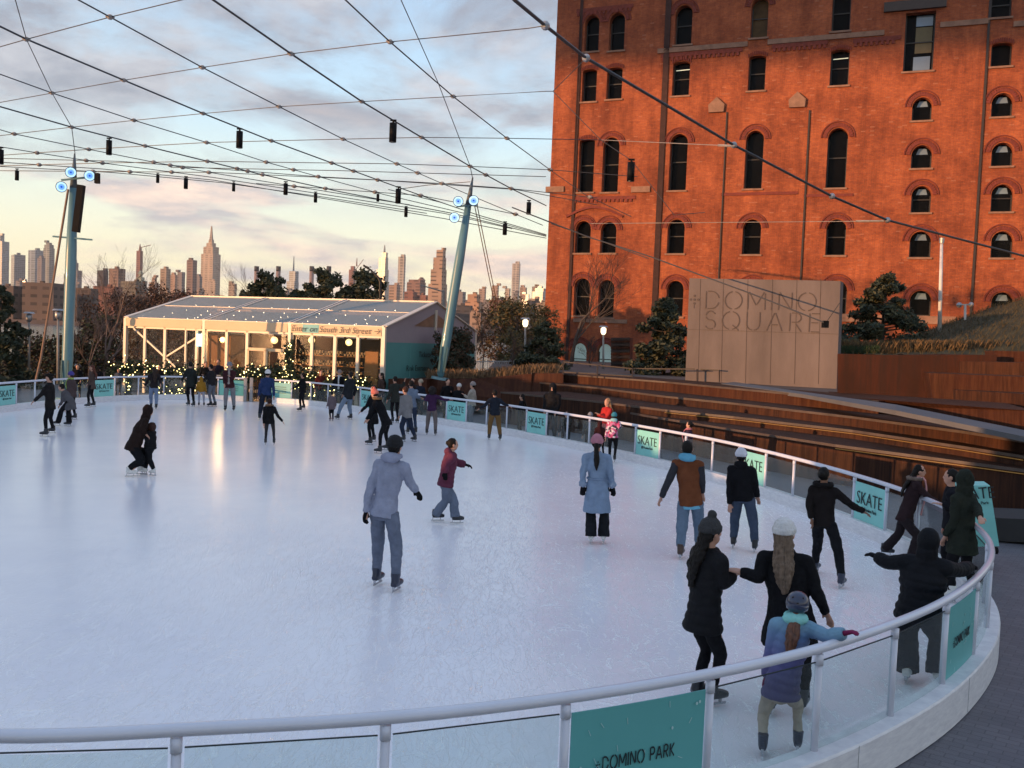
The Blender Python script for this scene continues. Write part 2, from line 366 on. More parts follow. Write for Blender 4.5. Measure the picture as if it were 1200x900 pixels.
# ---------------------------------------------------------------- rink barrier
white = mat('white plastic', (0.80, 0.80, 0.81), 0.45, 0.1, 7, c2=(.62, .62, .65), stretch=(1, 1, 4))
railm = mat('painted rail', (0.62, 0.64, 0.72), 0.28, 0.04, 2, coat=.3)
gl_near = glass('barrier glass', (0.90, 0.95, 0.94), 0.09, 0.012)
teal = mat('teal banner', (0.11, 0.40, 0.40), 0.5, 0.05, 1)
teal_l = mat('pale teal banner', (0.24, 0.62, 0.58), 0.5, 0.10, .8)
ink = mat('black print', (0.012, 0.02, 0.024), 0.6)
flake = mat('snowflake print', (0.40, 0.62, 0.62), 0.6)
barrier = thing('rink_barrier', (0, 5.5, 0), 'white rink barrier of tubular handrail, glass panels and teal banners around the whole ice', 'rink barrier')
NS = int(PER / 1.16); SP = PER / NS
# phase: a post on the handrail pixel (660,815)
best = min((( (rail(s * .02) - V((0.41, 5.92, 0))).length, s * .02) for s in range(int(20 / .02))), key=lambda q: q[0])[1]
S0 = best % SP
def ring(prof, name, m, smooth=False, s0=0, s1=PER):
    n = int((s1 - s0) / .25); mbx = MB(); k = len(prof); full = abs(s1 - s0 - PER) < .1
    for i in range(n + (0 if full else 1)):
        s = s0 + (s1 - s0) * i / n; p, nn = rail(s), rail_n(s)
        for a, z in prof: mbx.v.append(p + nn * a + V((0, 0, z)))
    for i in range(n):
        j = (i + 1) % n if full else i + 1
        for q in range(k): mbx.f.append((i * k + q, i * k + (q + 1) % k, j * k + (q + 1) % k, j * k + q))
    return mbx.build(name, m, barrier, smooth)
gap_s = None
def panel_px(i): return PX(rail(S0 + (i + .5) * SP) + V((0, 0, .65)))
# door gap near the tent
cand = [i for i in range(NS) if rail(S0 + (i + .5) * SP).y > 36]
gate = min(cand, key=lambda i: abs(panel_px(i)[0] - 306))
ga, gb = S0 + gate * SP, S0 + (gate + 1) * SP
ring([(-.06, -.13), (.17, -.13), (.17, .21), (.16, .23), (-.05, .23), (-.06, .21)], 'kickboard', white, s0=gb, s1=ga + PER)
ring([(.039 * math.cos(R(a)) + .03, 1.03 + .039 * math.sin(R(a))) for a in range(0, 360, 36)], 'handrail', railm, True, gb, ga + PER)
for i in range(NS):
    s = S0 + i * SP; p = rail(s) + rail_n(s) * .03
    MB().tube([p + V((0, 0, .225)), p + V((0, 0, .90))], .029, 12).tube([p + V((0, 0, .90)), p + V((0, 0, .985))], .034, 12).build('post', railm, barrier, True)
def near(px, far=True):
    c = [i for i in range(NS) if (rail(S0 + (i + .5) * SP).y > 12.5) == far and rail(S0 + (i + .5) * SP).x > -18.5]
    return min(c, key=lambda i: abs(panel_px(i)[0] - px))
skate = {near(x) for x in (10, 131, 436, 524, 630, 747, 886, 1035)}
plain = {near(270), near(336)}
park = {near(740, False): 1, near(1123, False): 1}
for i in range(NS):
    if i == gate: continue
    sa, sb = S0 + i * SP + .045, S0 + (i + 1) * SP - .045
    mg = MB(); k = 5
    isb = i in skate or i in plain or i in park
    for q in range(k + 1):
        s = sa + (sb - sa) * q / k; p, nn = rail(s) + rail_n(s) * .03, rail_n(s)
        for a, z in ((-.005, .235), (.005, .235), (.005, .925), (-.005, .925)): mg.v.append(p + nn * a + V((0, 0, z)))
    for q in range(k):
        for w in range(4): mg.f.append((q * 4 + w, q * 4 + (w + 1) % 4, q * 4 + 4 + (w + 1) % 4, q * 4 + 4 + w))
    mg.f += [(0, 1, 2, 3), (k * 4 + 3, k * 4 + 2, k * 4 + 1, k * 4)]
    if isb:
        inner = i not in park
        pb = mg.build('banner', teal if (i in park or i in plain) else teal_l, barrier)
        sm = (sa + sb) / 2; tt = (rail(sb) - rail(sa)).normalized(); nn = V((tt.y, -tt.x, 0)); c = (rail(sa) + rail(sb)) / 2 + nn * .03
        sag = (rail(sm) - (rail(sa) + rail(sb)) / 2).dot(nn)
        up = V((0, 0, 1))
        if i in skate:
            fc = c - nn * (.012 - max(0, sag) * 0)
            put_text('SKATE', .34, fc + up * .64, -tt, up, ink, pb, off=-.004, sx=.95)
            put_text('@ Domino Park', .09, fc + up * .46, -tt, up, ink, pb, sx=.9)
        elif i in park:
            fc = c + nn * (.012 + max(0, sag))
            stencil('DOMINO PARK', .088, fc + up * .515 - tt * .36, tt, up, ink, pb, sx=.64, w=.13, gap=.22, depth=.003)
            fm = MB(); rnd = random.Random(i)
            for _ in range(16):
                a, zz = rnd.uniform(-.5, .5), rnd.uniform(.28, .88); o = fc - nn * .003 + tt * a + up * zz
                if rnd.random() < .5: fm.prism([o + tt * .009 * math.cos(w * .785) + up * .012 * math.sin(w * .785) for w in range(8)], nn * .002)
                else: an = rnd.uniform(0, 3); dd = tt * math.cos(an) * .022 + up * math.sin(an) * .022; pp = (tt * -math.sin(an) + up * math.cos(an)) * .002; fm.prism([o - dd - pp, o + dd - pp, o + dd + pp, o - dd + pp], nn * .002)
            fm.build('snow_print', flake, pb)
        else:
            lm = MB()
            for w in range(4): o = c - nn * .010 + up * (.72 - w * .09); lm.prism([o - tt * .3, o + tt * .3, o + tt * .3 + up * .018, o - tt * .3 + up * .018], -nn * .002)
            lm.build('lettering', ink, pb)
    else:
        gp_ = mg.build('glass_panel', gl_near, barrier)
        if rail(sa).y < 13 and rail(sa).x > -4: MB().bar(rail(sa) + rail_n(sa) * .03 + V((0, 0, .928)), rail(sb) + rail_n(sb) * .03 + V((0, 0, .928)), .012, .006).build('edge_seal', ink, gp_)
# scuff cap joints along the outside of the kickboard
jm = MB()
for i in range(0, NS, 2):
    s = S0 + i * SP + .4; p, nn, tt = rail(s), rail_n(s), rail_t(s)
    jm.obox(p + nn * .1715 + V((0, 0, .05)), tt * .002, nn * .001, V((0, 0, .17)))
jm.build('joint', mat('joint dark', (.25, .26, .28), .7), barrier)

# ---------------------------------------------------------------- steel terraces
def steelmat(name, a, b_, c_):
    m = mat(name, a, .8, .3, 1.0, .25, 12, spec=.2, c2=b_, stretch=(1, 1, .35)); t = m.node_tree; bs = t.nodes['Principled BSDF']
    tcx = N(t, 'ShaderNodeTexCoord'); mpx = N(t, 'ShaderNodeMapping'); mpx.inputs['Scale'].default_value = (5, 5, .25); t.links.new(tcx.outputs['Object'], mpx.inputs[0])
    nx = N(t, 'ShaderNodeTexNoise', inp={'Scale': 1.6, 'Detail': 7.0, 'Roughness': .7}); t.links.new(mpx.outputs[0], nx.inputs['Vector'])
    rx = N(t, 'ShaderNodeValToRGB'); rx.color_ramp.elements[0].position = .42; rx.color_ramp.elements[1].position = .72; t.links.new(nx.outputs['Fac'], rx.inputs[0])
    old = bs.inputs['Base Color'].links[0].from_socket
    t.links.new(mix(old, (*c_, 1), rx.outputs[0], t), bs.inputs['Base Color']); return m
steel = steelmat('weathering steel', (.014, .007, .006), (.050, .018, .010), (.085, .034, .017))
steel2 = steelmat('weathering steel bright', (.028, .009, .005), (.062, .019, .010), (.09, .036, .017))
conc = mat('grey ramp concrete', (.11, .11, .12), .8, .12, 1, .2, 30)
led = mat('amber step light', (.16, .08, .02), .5, emit=(1, .55, .12), estr=.05)
def poly_z(px, z): return [G(x, y, z) for x, y in px]
T = [(.9, [(600,458),(653,467),(760,487),(860,503),(980,521),(1147,543),(1200,550),(1330,566)]),
     (1.15, [(587,459),(700,470),(780,480),(860,488),(1000,504),(1130,523),(1200,534),(1330,554)]),
     (1.45, [(623,447),(700,454),(780,464),(860,472),(1000,488),(1130,505),(1200,516),(1330,538)]),
     (1.85, [(623,437),(650,437),(700,441),(780,447),(843,453),(941,462),(1030,470)])]
terr = thing('seating_terrace', G(800, 480, 0), 'rust-brown steel amphitheatre steps curving along the far right side of the ice', 'steps')
for k, (z, px) in enumerate(T):
    E_ = poly_z(px, z)
    back = V((.80, .60, 0)) * (9 if k < 3 else 2.5)
    m_ = MB(); n = len(E_)
    for p in E_: m_.v += [V((p.x, p.y, GZ)), p, p + back, V((p.x + back.x, p.y + back.y, GZ))]
    for i in range(n - 1):
        for q in range(4): m_.f.append((i * 4 + q, i * 4 + (q + 1) % 4, i * 4 + 4 + (q + 1) % 4, i * 4 + 4 + q))
    m_.f += [(3, 2, 1, 0), ((n - 1) * 4, (n - 1) * 4 + 1, (n - 1) * 4 + 2, (n - 1) * 4 + 3)]
    st = m_.build('step', steel if k < 3 else steel2, terr)
    # worn lip edge
    lm = MB()
    for a, b2 in zip(E_[:-1], E_[1:]):
        nrm = V((-.8, -.6, 0)); lm.bar(a + nrm * .012 + V((0, 0, -.03)), b2 + nrm * .012 + V((0, 0, -.03)), .02, .07)
    lm.build('edge_lip', mat('worn steel edge', (.085, .06, .05), .5, .3, 2), st)
    if k in (0, 1):
        lm = MB(); rg = range(2, n - 2) if k == 1 else range(4, n - 1)
        for i in rg:
            a, b2 = E_[i], E_[i + 1]; nrm = V((-.8, -.6, 0)); lm.bar(a + nrm * .03 + V((0, 0, -.10)), b2 + nrm * .03 + V((0, 0, -.10)), .02, .02)
        lm.build('step_light', led, st)
# upper ground behind the terrace
te = poly_z(T[3][1], 1.85)
pl = [V((p.x + .9, p.y + .6, 0)) for p in te] + [V((60, 26, 0)), V((110, 60, 0)), V((90, 200, 0)), V((-2, 200, 0)), V((-1.2, 60, 0)), V((-1.2, 44, 0))]
MB().prism([V((p.x, p.y, GZ - .3)) for p in pl], (0, 0, 1.82 - GZ + .3)).build('upper_terrace_ground', mat('plaza paving', (.10, .075, .065), .8, .2, 1, .2, 30), kind='structure')
# inclined grey ramp cutting across the top
ra_, rb_, rc_, rd_ = G(845, 447, 1.9), G(845, 444, 1.9), G(1215, 506, 1.72), G(1215, 521, 1.55)
mm = MB()
A_ = [G(845, 449.5, 1.87), G(941, 462, 1.87), G(1050, 481, 1.87), G(1215, 514.5, 1.61)]
B_ = [G(860, 447.5, 1.90), G(941, 459, 1.90), G(1050, 474, 1.90), G(1215, 507, 1.64)]
for a, b2 in zip(A_, B_): mm.v += [a - V((0, 0, .12)), a, b2, b2 - V((0, 0, .12))]
for i in range(3):
    for q in range(4): mm.f.append((i * 4 + q, i * 4 + (q + 1) % 4, i * 4 + 4 + (q + 1) % 4, i * 4 + 4 + q))
mm.f += [(3, 2, 1, 0), (12, 13, 14, 15)]
mm.build('ramp', conc, kind='structure')
def slab(px, xl, dl, xr, dr, thick, name, m, parent=None, **k):
    P_ = [D(x, y, dl + (dr - dl) * (x - xl) / (xr - xl)) for x, y in px]
    return MB().prism(P_, V((.30, .95, 0)) * thick).build(name, m, parent, **k)
plw = thing('planter_steps', D(1090, 470, 33), 'stacked rust-red steel planter walls and seat blocks right of the concrete sign slab', 'planter wall')
slab([(940,462),(1000,466),(1215,482),(1215,507),(1050,476)], 940, 33, 1215, 23.2, 4, 'seat_block', steel2, plw)
slab([(982,414.5),(1038,416),(1100,415),(1168,416),(1168,478),(1093,474),(982,463)], 982, 34.3, 1168, 31, .8, 'planter_wall', steelmat('rust planter', (.024, .008, .005), (.060, .016, .008), (.02, .010, .008)), plw)
slab([(1088,437),(1210,442),(1210,484),(1096,480)], 1088, 30.8, 1200, 27.5, 2, 'seat_block', steel2, plw)
slab([(1120,457),(1210,462),(1210,482),(1120,476)], 1120, 29.4, 1200, 26.6, 1.8, 'seat_block', steel, plw)
slab([(1125,423.5),(1210,425),(1210,444),(1125,441)], 1125, 31.5, 1200, 29.5, 2, 'seat_block', steel, plw)
slab([(1166,411),(1210,412),(1210,428),(1166,426)], 1166, 32.5, 1200, 31, 2, 'seat_block', steel2, plw)
# steel planter at the foot of the leaning mast
lpl = MB().prism([D(456,447,43), D(497,443.5,43), D(560,443.5,42.6), D(626,437.5,42), D(660,437.5,41.5), D(660,480,41.5), D(456,480,43)], V((.2, 2.5, 0))).build('steel_planter', steelmat('dark rust', (.03, .012, .01), (.07, .025, .016), (.10, .04, .02)), label='long dark rust steel planter wall carrying the leaning mast, right of the tent', cat='planter')
slab([(455,444),(500,444.5),(500,470),(455,468)], 455, 41.5, 500, 41.2, 1.2, 'steel_block', steel2, label='small bright rust steel block at the foot of the leaning mast', cat='steel block')
# grassy mound on the right
grassm = mat('mound grass', (.020, .022, .010), .9, .3, 1.2, .6, 20, c2=(.065, .055, .022))
rows = []
xs = list(range(975, 1330, 8))
def crest(x): return 408 - max(0, x - 985) * .06 - (max(0, x - 1040)) * .30 * (1 if x < 1210 else 1) + max(0, x - 1160) * .08
for fr in [i / 10 for i in range(11)]:
    row = []
    for x in xs:
        y = 416 + (crest(x) - 416) * math.sin(fr * math.pi / 2) ** .8; d = 39 + 12 * fr - max(0, x - 1160) * .02
        row.append(D(x, y, d) + V((0, 0, .12 * noise.noise(V((x * .08, fr * 6, 0))))))
    rows.append(row)
rows.append([p + V((0, 6, -4)) for p in rows[-1]])
mm = MB(); mm.v = [p for r_ in rows for p in r_]; w = len(xs)
for j in range(len(rows) - 1):
    for i in range(w - 1): mm.f.append((j * w + i, j * w + i + 1, (j + 1) * w + i + 1, (j + 1) * w + i))
mm.build('hill', grassm, smooth=True, kind='structure')
def blades(name, pts_fn, n, h, m, seed, **k):
    rnd = random.Random(seed); mbx = MB()
    for _ in range(n):
        p = pts_fn(rnd); hh = h * rnd.uniform(.5, 1.2); a = rnd.uniform(0, 6.28); lean = V((math.cos(a), math.sin(a), 0)) * hh * rnd.uniform(.1, .6); w_ = V((-math.sin(a), math.cos(a), 0)) * hh * .035
        mbx.add([p - w_, p + w_, p + lean * .5 + V((0, 0, hh * .7)) + w_ * .6, p + lean + V((0, 0, hh))], [(0, 1, 2, 3)])
    return mbx.build(name, m, **k)
def moundpt(rnd):
    i = rnd.randrange(w - 1); j = rnd.randrange(10); a, b2 = rows[j][i], rows[j + 1][i + 1]; return a.lerp(b2, rnd.random())
blades('grass', moundpt, 9000, .22, mat('dry grass', (.035, .03, .012), .9, c2=(.11, .08, .035), vscale=1.5), 3, kind='stuff')
# ---------------------------------------------------------------- brick refinery
FD = V((.924, -.383, 0)).normalized(); FN = V((-.383, -.924, 0)).normalized()
P0 = D(637, 400, 76); P0 = V((P0.x, P0.y, 0))
def fac(x, y):
    d = ray(x, y); t_ = (P0 - CAM).dot(FN) / d.dot(FN); p = CAM + d * t_
    return (p - P0).dot(FD), p.z
def fpt(s, z, off=0.0): return P0 + FD * s + V((0, 0, z)) + FN * off
brick = bpy.data.materials.new('brick'); brick.use_nodes = True; t = brick.node_tree; b = t.nodes['Principled BSDF']; LK = t.links.new
b.inputs['Roughness'].default_value = .85
tcn = N(t, 'ShaderNodeTexCoord')
bk = N(t, 'ShaderNodeTexBrick', inp={'Scale': 1.0, 'Color1': (.47, .118, .038, 1), 'Color2': (.36, .085, .032, 1), 'Mortar': (.30, .12, .065, 1), 'Mortar Size': .010, 'Mortar Smooth': .5, 'Brick Width': .30, 'Row Height': .095, 'Bias': -.1})
LK(tcn.outputs['UV'], bk.inputs['Vector'])
nz = N(t, 'ShaderNodeTexNoise', inp={'Scale': .35, 'Detail': 8.0, 'Roughness': .7}); LK(tcn.outputs['UV'], nz.inputs['Vector'])
rp = N(t, 'ShaderNodeValToRGB'); rp.color_ramp.elements[0].position = .35; rp.color_ramp.elements[0].color = (.55, .45, .42, 1); rp.color_ramp.elements[1].position = .65; rp.color_ramp.elements[1].color = (1.12, 1.12, 1.1, 1); LK(nz.outputs['Fac'], rp.inputs[0])
c = mix(bk.outputs['Color'], rp.outputs[0], .9, t, 'MULTIPLY')
mps = N(t, 'ShaderNodeMapping'); mps.inputs['Scale'].default_value = (1.1, .16, 1); LK(tcn.outputs['UV'], mps.inputs[0])
nst = N(t, 'ShaderNodeTexNoise', inp={'Scale': 1.0, 'Detail': 9.0, 'Roughness': 0.72}); LK(mps.outputs[0], nst.inputs['Vector'])
rst = N(t, 'ShaderNodeValToRGB'); rst.color_ramp.elements[0].position = .36; rst.color_ramp.elements[0].color = (.62, .55, .52, 1); rst.color_ramp.elements[1].position = .56; rst.color_ramp.elements[1].color = (1.05, 1.05, 1.05, 1); LK(nst.outputs['Fac'], rst.inputs[0])
c = mix(c, rst.outputs[0], .75, t, 'MULTIPLY')
nmm = N(t, 'ShaderNodeTexNoise', inp={'Scale': 2.6, 'Detail': 8.0, 'Roughness': 0.8}); LK(tcn.outputs['UV'], nmm.inputs['Vector'])
rmm = N(t, 'ShaderNodeValToRGB'); rmm.color_ramp.elements[0].position = .35; rmm.color_ramp.elements[0].color = (.72, .68, .66, 1); rmm.color_ramp.elements[1].position = .62; rmm.color_ramp.elements[1].color = (1.15, 1.2, 1.2, 1); LK(nmm.outputs['Fac'], rmm.inputs[0])
c = mix(c, rmm.outputs[0], .7, t, 'MULTIPLY')
wn = N(t, 'ShaderNodeTexWhiteNoise'); sc = N(t, 'ShaderNodeVectorMath', operation='SNAP'); sc.inputs[1].default_value = (.30, .095, 1); LK(tcn.outputs['UV'], sc.inputs[0]); LK(sc.outputs[0], wn.inputs['Vector'])
gt = N(t, 'ShaderNodeMath', operation='GREATER_THAN', inp={1: .985}); LK(wn.outputs['Value'], gt.inputs[0])
gm = N(t, 'ShaderNodeMath', operation='MULTIPLY', inp={1: .35}); LK(gt.outputs[0], gm.inputs[0])
c = mix(c, (.50, .22, .13, 1), gm.outputs[0], t); LK(c, b.inputs['Base Color'])
bp = N(t, 'ShaderNodeBump', inp={'Strength': .7, 'Distance': .03}); LK(bk.outputs['Fac'], bp.inputs['Height']); bp.invert = True
nz2 = N(t, 'ShaderNodeTexNoise', inp={'Scale': 5.0, 'Detail': 6.0}); LK(tcn.outputs['UV'], nz2.inputs['Vector'])
bp2 = N(t, 'ShaderNodeBump', inp={'Strength': .5, 'Distance': .08}); LK(nz2.outputs['Fac'], bp2.inputs['Height']); LK(bp.outputs[0], bp2.inputs['Normal']); LK(bp2.outputs[0], b.inputs['Normal'])
dbrick = mat('arch brick', (.18, .036, .024), .85, .25, 4, .3, 10)
stone = mat('brown stone', (.27, .15, .10), .85, .25, 2, .3, 8)
dark = mat('dark interior', (.012, .011, .011), .8, spec=.2)
amberi = mat('brown interior', (.085, .05, .018), .8, .5, .6)
winglass = mat('window glass', (.004, .004, .005), .15, .1, 1, spec=.06)
framem = mat('dark window frame', (.03, .027, .025), .5)
refinery = thing('brick_refinery', fpt(0, GZ), 'tall orange brick former refinery with rows of arched windows at the right', 'brick building')
WN = [ # x0,x1,yt,yb,type  r=round s=segmental q=square
 (685,702,18,60,'r'),(714,732,15,59,'r'),(791,811,6,52,'r'),(880,900,-3,44,'r'),(975,997,-8,36,'q'),(1161.5,1186,-12,20,'q'),
 (682,699,81,119,'s'),(711,729,79,116,'s'),(788,808,72,112,'s'),(877,897,65,106,'s'),(973,995,58,100,'s'),(1060,1095,14,83,'q'),(1161.5,1186,50,77.5,'s'),
 (678,696,163,225,'s'),(706,725,161,225,'r'),(784.5,805,157,223,'r'),(873,894,153,221,'r'),(969,992.5,150,220,'r'),
 (1069,1092,114,141,'r'),(1068,1092,170,197,'r'),(1068,1091,218,249,'r'),(1162,1187,109,136.5,'r'),(1162,1187,167,194.5,'r'),(1161.5,1187,216,248,'r'),
 (674,692,259,296.5,'r'),(703.6,722,260,296.5,'r'),(782,802,257,297,'r'),(870,891.5,257,298,'r'),(968,991,257,299,'r'),(1066,1091,271,301.5,'r'),(1161.5,1187,271,302,'r'),
 (672.5,691,326,370,'r'),(701,719.5,328,372,'r'),(781,800.5,329,371,'r'),(869,891,330,372,'r'),(968,992,329,371,'r'),(1066,1091,340.5,370,'r'),(1161.5,1187,342.5,372,'r'),
 (669,687,402,441,'r'),(699,717,403,441,'r')]
# continue the grid beyond the frame so the wall is whole from the side
for yt, yb in ((50, 77), (109, 136), (167, 194), (216, 248), (271, 302)): WN.append((1262, 1288, yt - 6, yb - 6, 'r'))
wall_h = 34.0; wall_s = 52.0
def outline(x0, x1, yt, yb, ty):
    xm, ym = (x0 + x1) / 2, (yt + yb) / 2
    s0_, _ = fac(x0, ym); s1_, _ = fac(x1, ym); _, zt = fac(xm, yt); _, zb = fac(xm, yb); w_ = s1_ - s0_
    if ty == 'q': return [(s0_, zb), (s1_, zb), (s1_, zt), (s0_, zt)], (s0_, s1_, zb, zt)
    ry = w_ / 2 if ty == 'r' else w_ * .16
    pts = [(s0_, zb), (s1_, zb)] + [((s0_ + s1_) / 2 + w_ / 2 * math.cos(math.pi * i / 10), zt - ry + ry * math.sin(math.pi * i / 10)) for i in range(11)]
    return pts, (s0_, s1_, zb, zt)
outs = [(outline(*w_), w_[4]) for w_ in WN]
cu = bpy.data.curves.new('w', 'CURVE'); cu.dimensions = '2D'; cu.fill_mode = 'BOTH'; cu.extrude = .45
def spl(pts):
    s_ = cu.splines.new('POLY'); s_.points.add(len(pts) - 1); s_.use_cyclic_u = True
    for q, (a, b2) in enumerate(pts): s_.points[q].co = (a, b2, 0, 1)
spl([(0, GZ), (wall_s, GZ), (wall_s, wall_h), (0, wall_h)])
for (pts, _), _ in outs: spl(pts)
tmp = bpy.data.objects.new('w', cu); COL.objects.link(tmp)
me = bpy.data.meshes.new_from_object(tmp.evaluated_get(bpy.context.evaluated_depsgraph_get())); bpy.data.objects.remove(tmp)
uv = me.uv_layers.new(name='UVMap') if not me.uv_layers else me.uv_layers[0]
for lp in me.loops:
    co = me.vertices[lp.vertex_index].co; uv.data[lp.index].uv = (co.x + co.z, co.y)
me.materials.clear(); me.materials.append(brick)
X4 = Matrix((FD, V((0, 0, 1)), FN)).transposed().to_4x4(); X4.translation = P0 - FN * .45 - refinery.location
me.transform(X4); me.name = 'wall'
wo_ = bpy.data.objects.new('wall', me); COL.objects.link(wo_); wo_.parent = refinery
# left return wall, back, roof
def uvbox(name, pts4, m):
    mbx = MB(); mbx.add(pts4, [(0, 1, 2, 3)]); o = mbx.build(name, m, refinery); u = o.data.uv_layers.new(name='UVMap')
    ex = (V(pts4[1]) - V(pts4[0])); le = ex.length; he = (V(pts4[3]) - V(pts4[0])).length
    for q, c_ in zip(u.data, ((0, 0), (le, 0), (le, he), (0, he))): q.uv = c_
    return o
BK = -24
uvbox('wall', [fpt(0, GZ, BK), fpt(0, GZ, -.9), fpt(0, wall_h, -.9), fpt(0, wall_h, BK)], brick)
uvbox('wall', [fpt(wall_s, GZ, -.9), fpt(wall_s, GZ, BK), fpt(wall_s, wall_h, BK), fpt(wall_s, wall_h, -.9)], brick)
uvbox('wall', [fpt(wall_s, GZ, BK), fpt(0, GZ, BK), fpt(0, wall_h, BK), fpt(wall_s, wall_h, BK)], brick)
MB().add([fpt(0, wall_h, 0), fpt(wall_s, wall_h, 0), fpt(wall_s, wall_h, BK), fpt(0, wall_h, BK)], [(0, 1, 2, 3)]).build('roof', mat('roof felt', (.08, .08, .08), .9), refinery)
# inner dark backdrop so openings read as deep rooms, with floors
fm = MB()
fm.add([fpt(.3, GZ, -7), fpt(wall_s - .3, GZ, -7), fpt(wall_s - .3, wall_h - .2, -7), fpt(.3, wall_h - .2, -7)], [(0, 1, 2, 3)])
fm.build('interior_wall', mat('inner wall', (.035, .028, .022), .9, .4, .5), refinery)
rnd = random.Random(5)
skyr = mat('painted sky reflection', (.16, .22, .30), .08, .2, .3, spec=1)  # blue tone stands for reflected sky, painted into the colour
for k, ((pts, (a, b2, zb, zt)), ty) in enumerate(outs):
    W_ = b2 - a; Hh = zt - zb; sm = (a + b2) / 2
    gx_ = a > fac(740, 100)[0]
    ground = k in (38, 39)
    wob = MB().prism([fpt(s_, z_, -.62) for s_, z_ in pts], -FN * .03)
    wn = wob.build('window', (mat('lit shop glass', (.25, .33, .34), .15, .5, .5, emit=(.5, .7, .7), estr=.12) if ground else (amberi if k in (3,) else winglass)), refinery)
    f_ = MB()
    f_.bar(fpt(a + .04, zb, -.55), fpt(a + .04, zt - (W_ / 2 if ty == 'r' else 0), -.55), .09, .09, FN)
    f_.bar(fpt(b2 - .04, zb, -.55), fpt(b2 - .04, zt - (W_ / 2 if ty == 'r' else 0), -.55), .09, .09, FN)
    f_.bar(fpt(a, zb + .04, -.55), fpt(b2, zb + .04, -.55), .09, .09)
    if Hh > 1.8: f_.bar(fpt(a, zb + Hh * .52, -.55), fpt(b2, zb + Hh * .52, -.55), .07, .07)
    if W_ > 2: f_.bar(fpt(a + W_ * .3, zb, -.55), fpt(a + W_ * .3, zt, -.55), .09, .09, FN); f_.bar(fpt(a, zb + Hh * .3, -.55), fpt(b2, zb + Hh * .3, -.55), .07, .07)
    f_.build('frame', framem, wn)
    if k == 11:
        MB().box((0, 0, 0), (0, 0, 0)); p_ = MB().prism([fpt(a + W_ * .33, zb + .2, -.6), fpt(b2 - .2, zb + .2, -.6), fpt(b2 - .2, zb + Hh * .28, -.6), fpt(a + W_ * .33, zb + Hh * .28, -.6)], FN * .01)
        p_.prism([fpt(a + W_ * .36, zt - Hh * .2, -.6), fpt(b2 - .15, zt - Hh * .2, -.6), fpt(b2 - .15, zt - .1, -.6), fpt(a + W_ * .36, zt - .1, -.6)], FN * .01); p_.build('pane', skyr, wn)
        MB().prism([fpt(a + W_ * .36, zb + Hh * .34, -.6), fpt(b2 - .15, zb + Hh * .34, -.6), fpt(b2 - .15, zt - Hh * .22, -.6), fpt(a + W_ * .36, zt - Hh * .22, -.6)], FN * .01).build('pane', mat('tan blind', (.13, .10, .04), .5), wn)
    elif gx_ and k in (5, 8, 10):      # glowing strip set across the upper window
        zz = zt - Hh * .2; MB().bar(fpt(a + W_ * .1, zz, -.58), fpt(b2 - W_ * .1, zz + .03, -.58), .02, .05).build('bright_strip', mat('bright strip', (.6, .6, .5), .5, emit=(.9, .9, .65), estr=.35), wn)
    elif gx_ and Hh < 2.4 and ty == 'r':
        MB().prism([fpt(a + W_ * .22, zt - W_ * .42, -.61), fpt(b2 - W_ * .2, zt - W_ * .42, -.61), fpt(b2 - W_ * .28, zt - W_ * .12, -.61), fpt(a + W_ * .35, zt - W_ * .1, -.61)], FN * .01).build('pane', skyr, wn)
    MB().bar(fpt(a - .12, zb - .07, .04), fpt(b2 + .12, zb - .07, .04), .16, .13).build('sill', stone, refinery)
    # voussoirs
    if ty != 'q':
        am = MB(); nb = 17 if ty == 'r' else 11; ry = W_ / 2 if ty == 'r' else W_ * .16
        for q in range(nb):
            ang = math.pi * (q + .5) / nb
            if ty == 's': s_ = a - .1 + (W_ + .2) * (q + .5) / nb; cz = zt - ry + ry * math.sin(math.pi * (q + .5) / nb) + .19; ax = V((0, 0, 1)); tx = FD; c_ = fpt(s_, cz, .03); hw = W_ / nb * .36
            else:
                rr_ = W_ / 2 + .22; c_ = fpt(sm + rr_ * math.cos(ang), zt - ry + rr_ * math.sin(ang), .03); ax = FD * math.cos(ang) + V((0, 0, 1)) * math.sin(ang); tx = FD * -math.sin(ang) + V((0, 0, 1)) * math.cos(ang); hw = W_ * .055
            am.obox(c_, tx * hw, ax * .13, FN * .05)
        if ty == 'r':
            rr_ = W_ / 2 + .46; pr = [fpt(sm + rr_ * math.cos(math.pi * q / 16), zt - ry + rr_ * math.sin(math.pi * q / 16), .04) for q in range(17)]
            am.tube(pr, .055, 4)
        am.build('arch_trim', dbrick, refinery)
# vertical recesses / drainpipes
def vstrip(x, y0, y1, wpx, m, name, off=.05):
    s_, z0 = fac(x, y1); _, z1 = fac(x, y0); w_ = wpx * .066
    return MB().obox(fpt(s_, (z0 + z1) / 2, off), FD * w_ / 2, V((0, 0, (z1 - z0) / 2)), FN * .06).build(name, m, refinery)
pipe = mat('black drainpipe', (.03, .02, .018), .6)
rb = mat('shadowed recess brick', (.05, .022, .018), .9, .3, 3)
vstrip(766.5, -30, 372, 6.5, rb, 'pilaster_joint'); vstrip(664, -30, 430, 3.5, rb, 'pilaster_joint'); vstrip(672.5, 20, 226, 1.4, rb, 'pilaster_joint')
vstrip(842, 132, 330, 1.3, pipe, 'drainpipe'); vstrip(938, 130, 330, 1.6, pipe, 'drainpipe'); vstrip(1137, -30, 375, 2.2, pipe, 'drainpipe')
for x, y in ((840, 124), (934.5, 118)):
    s_, z_ = fac(x, y); MB().prism([fpt(s_ - .55, z_ - .5, 0), fpt(s_ + .55, z_ - .5, 0), fpt(s_ + .6, z_ + .05, 0), fpt(s_, z_ + .6, 0), fpt(s_ - .6, z_ + .05, 0)], FN * .22).build('cap_stone', stone, refinery)
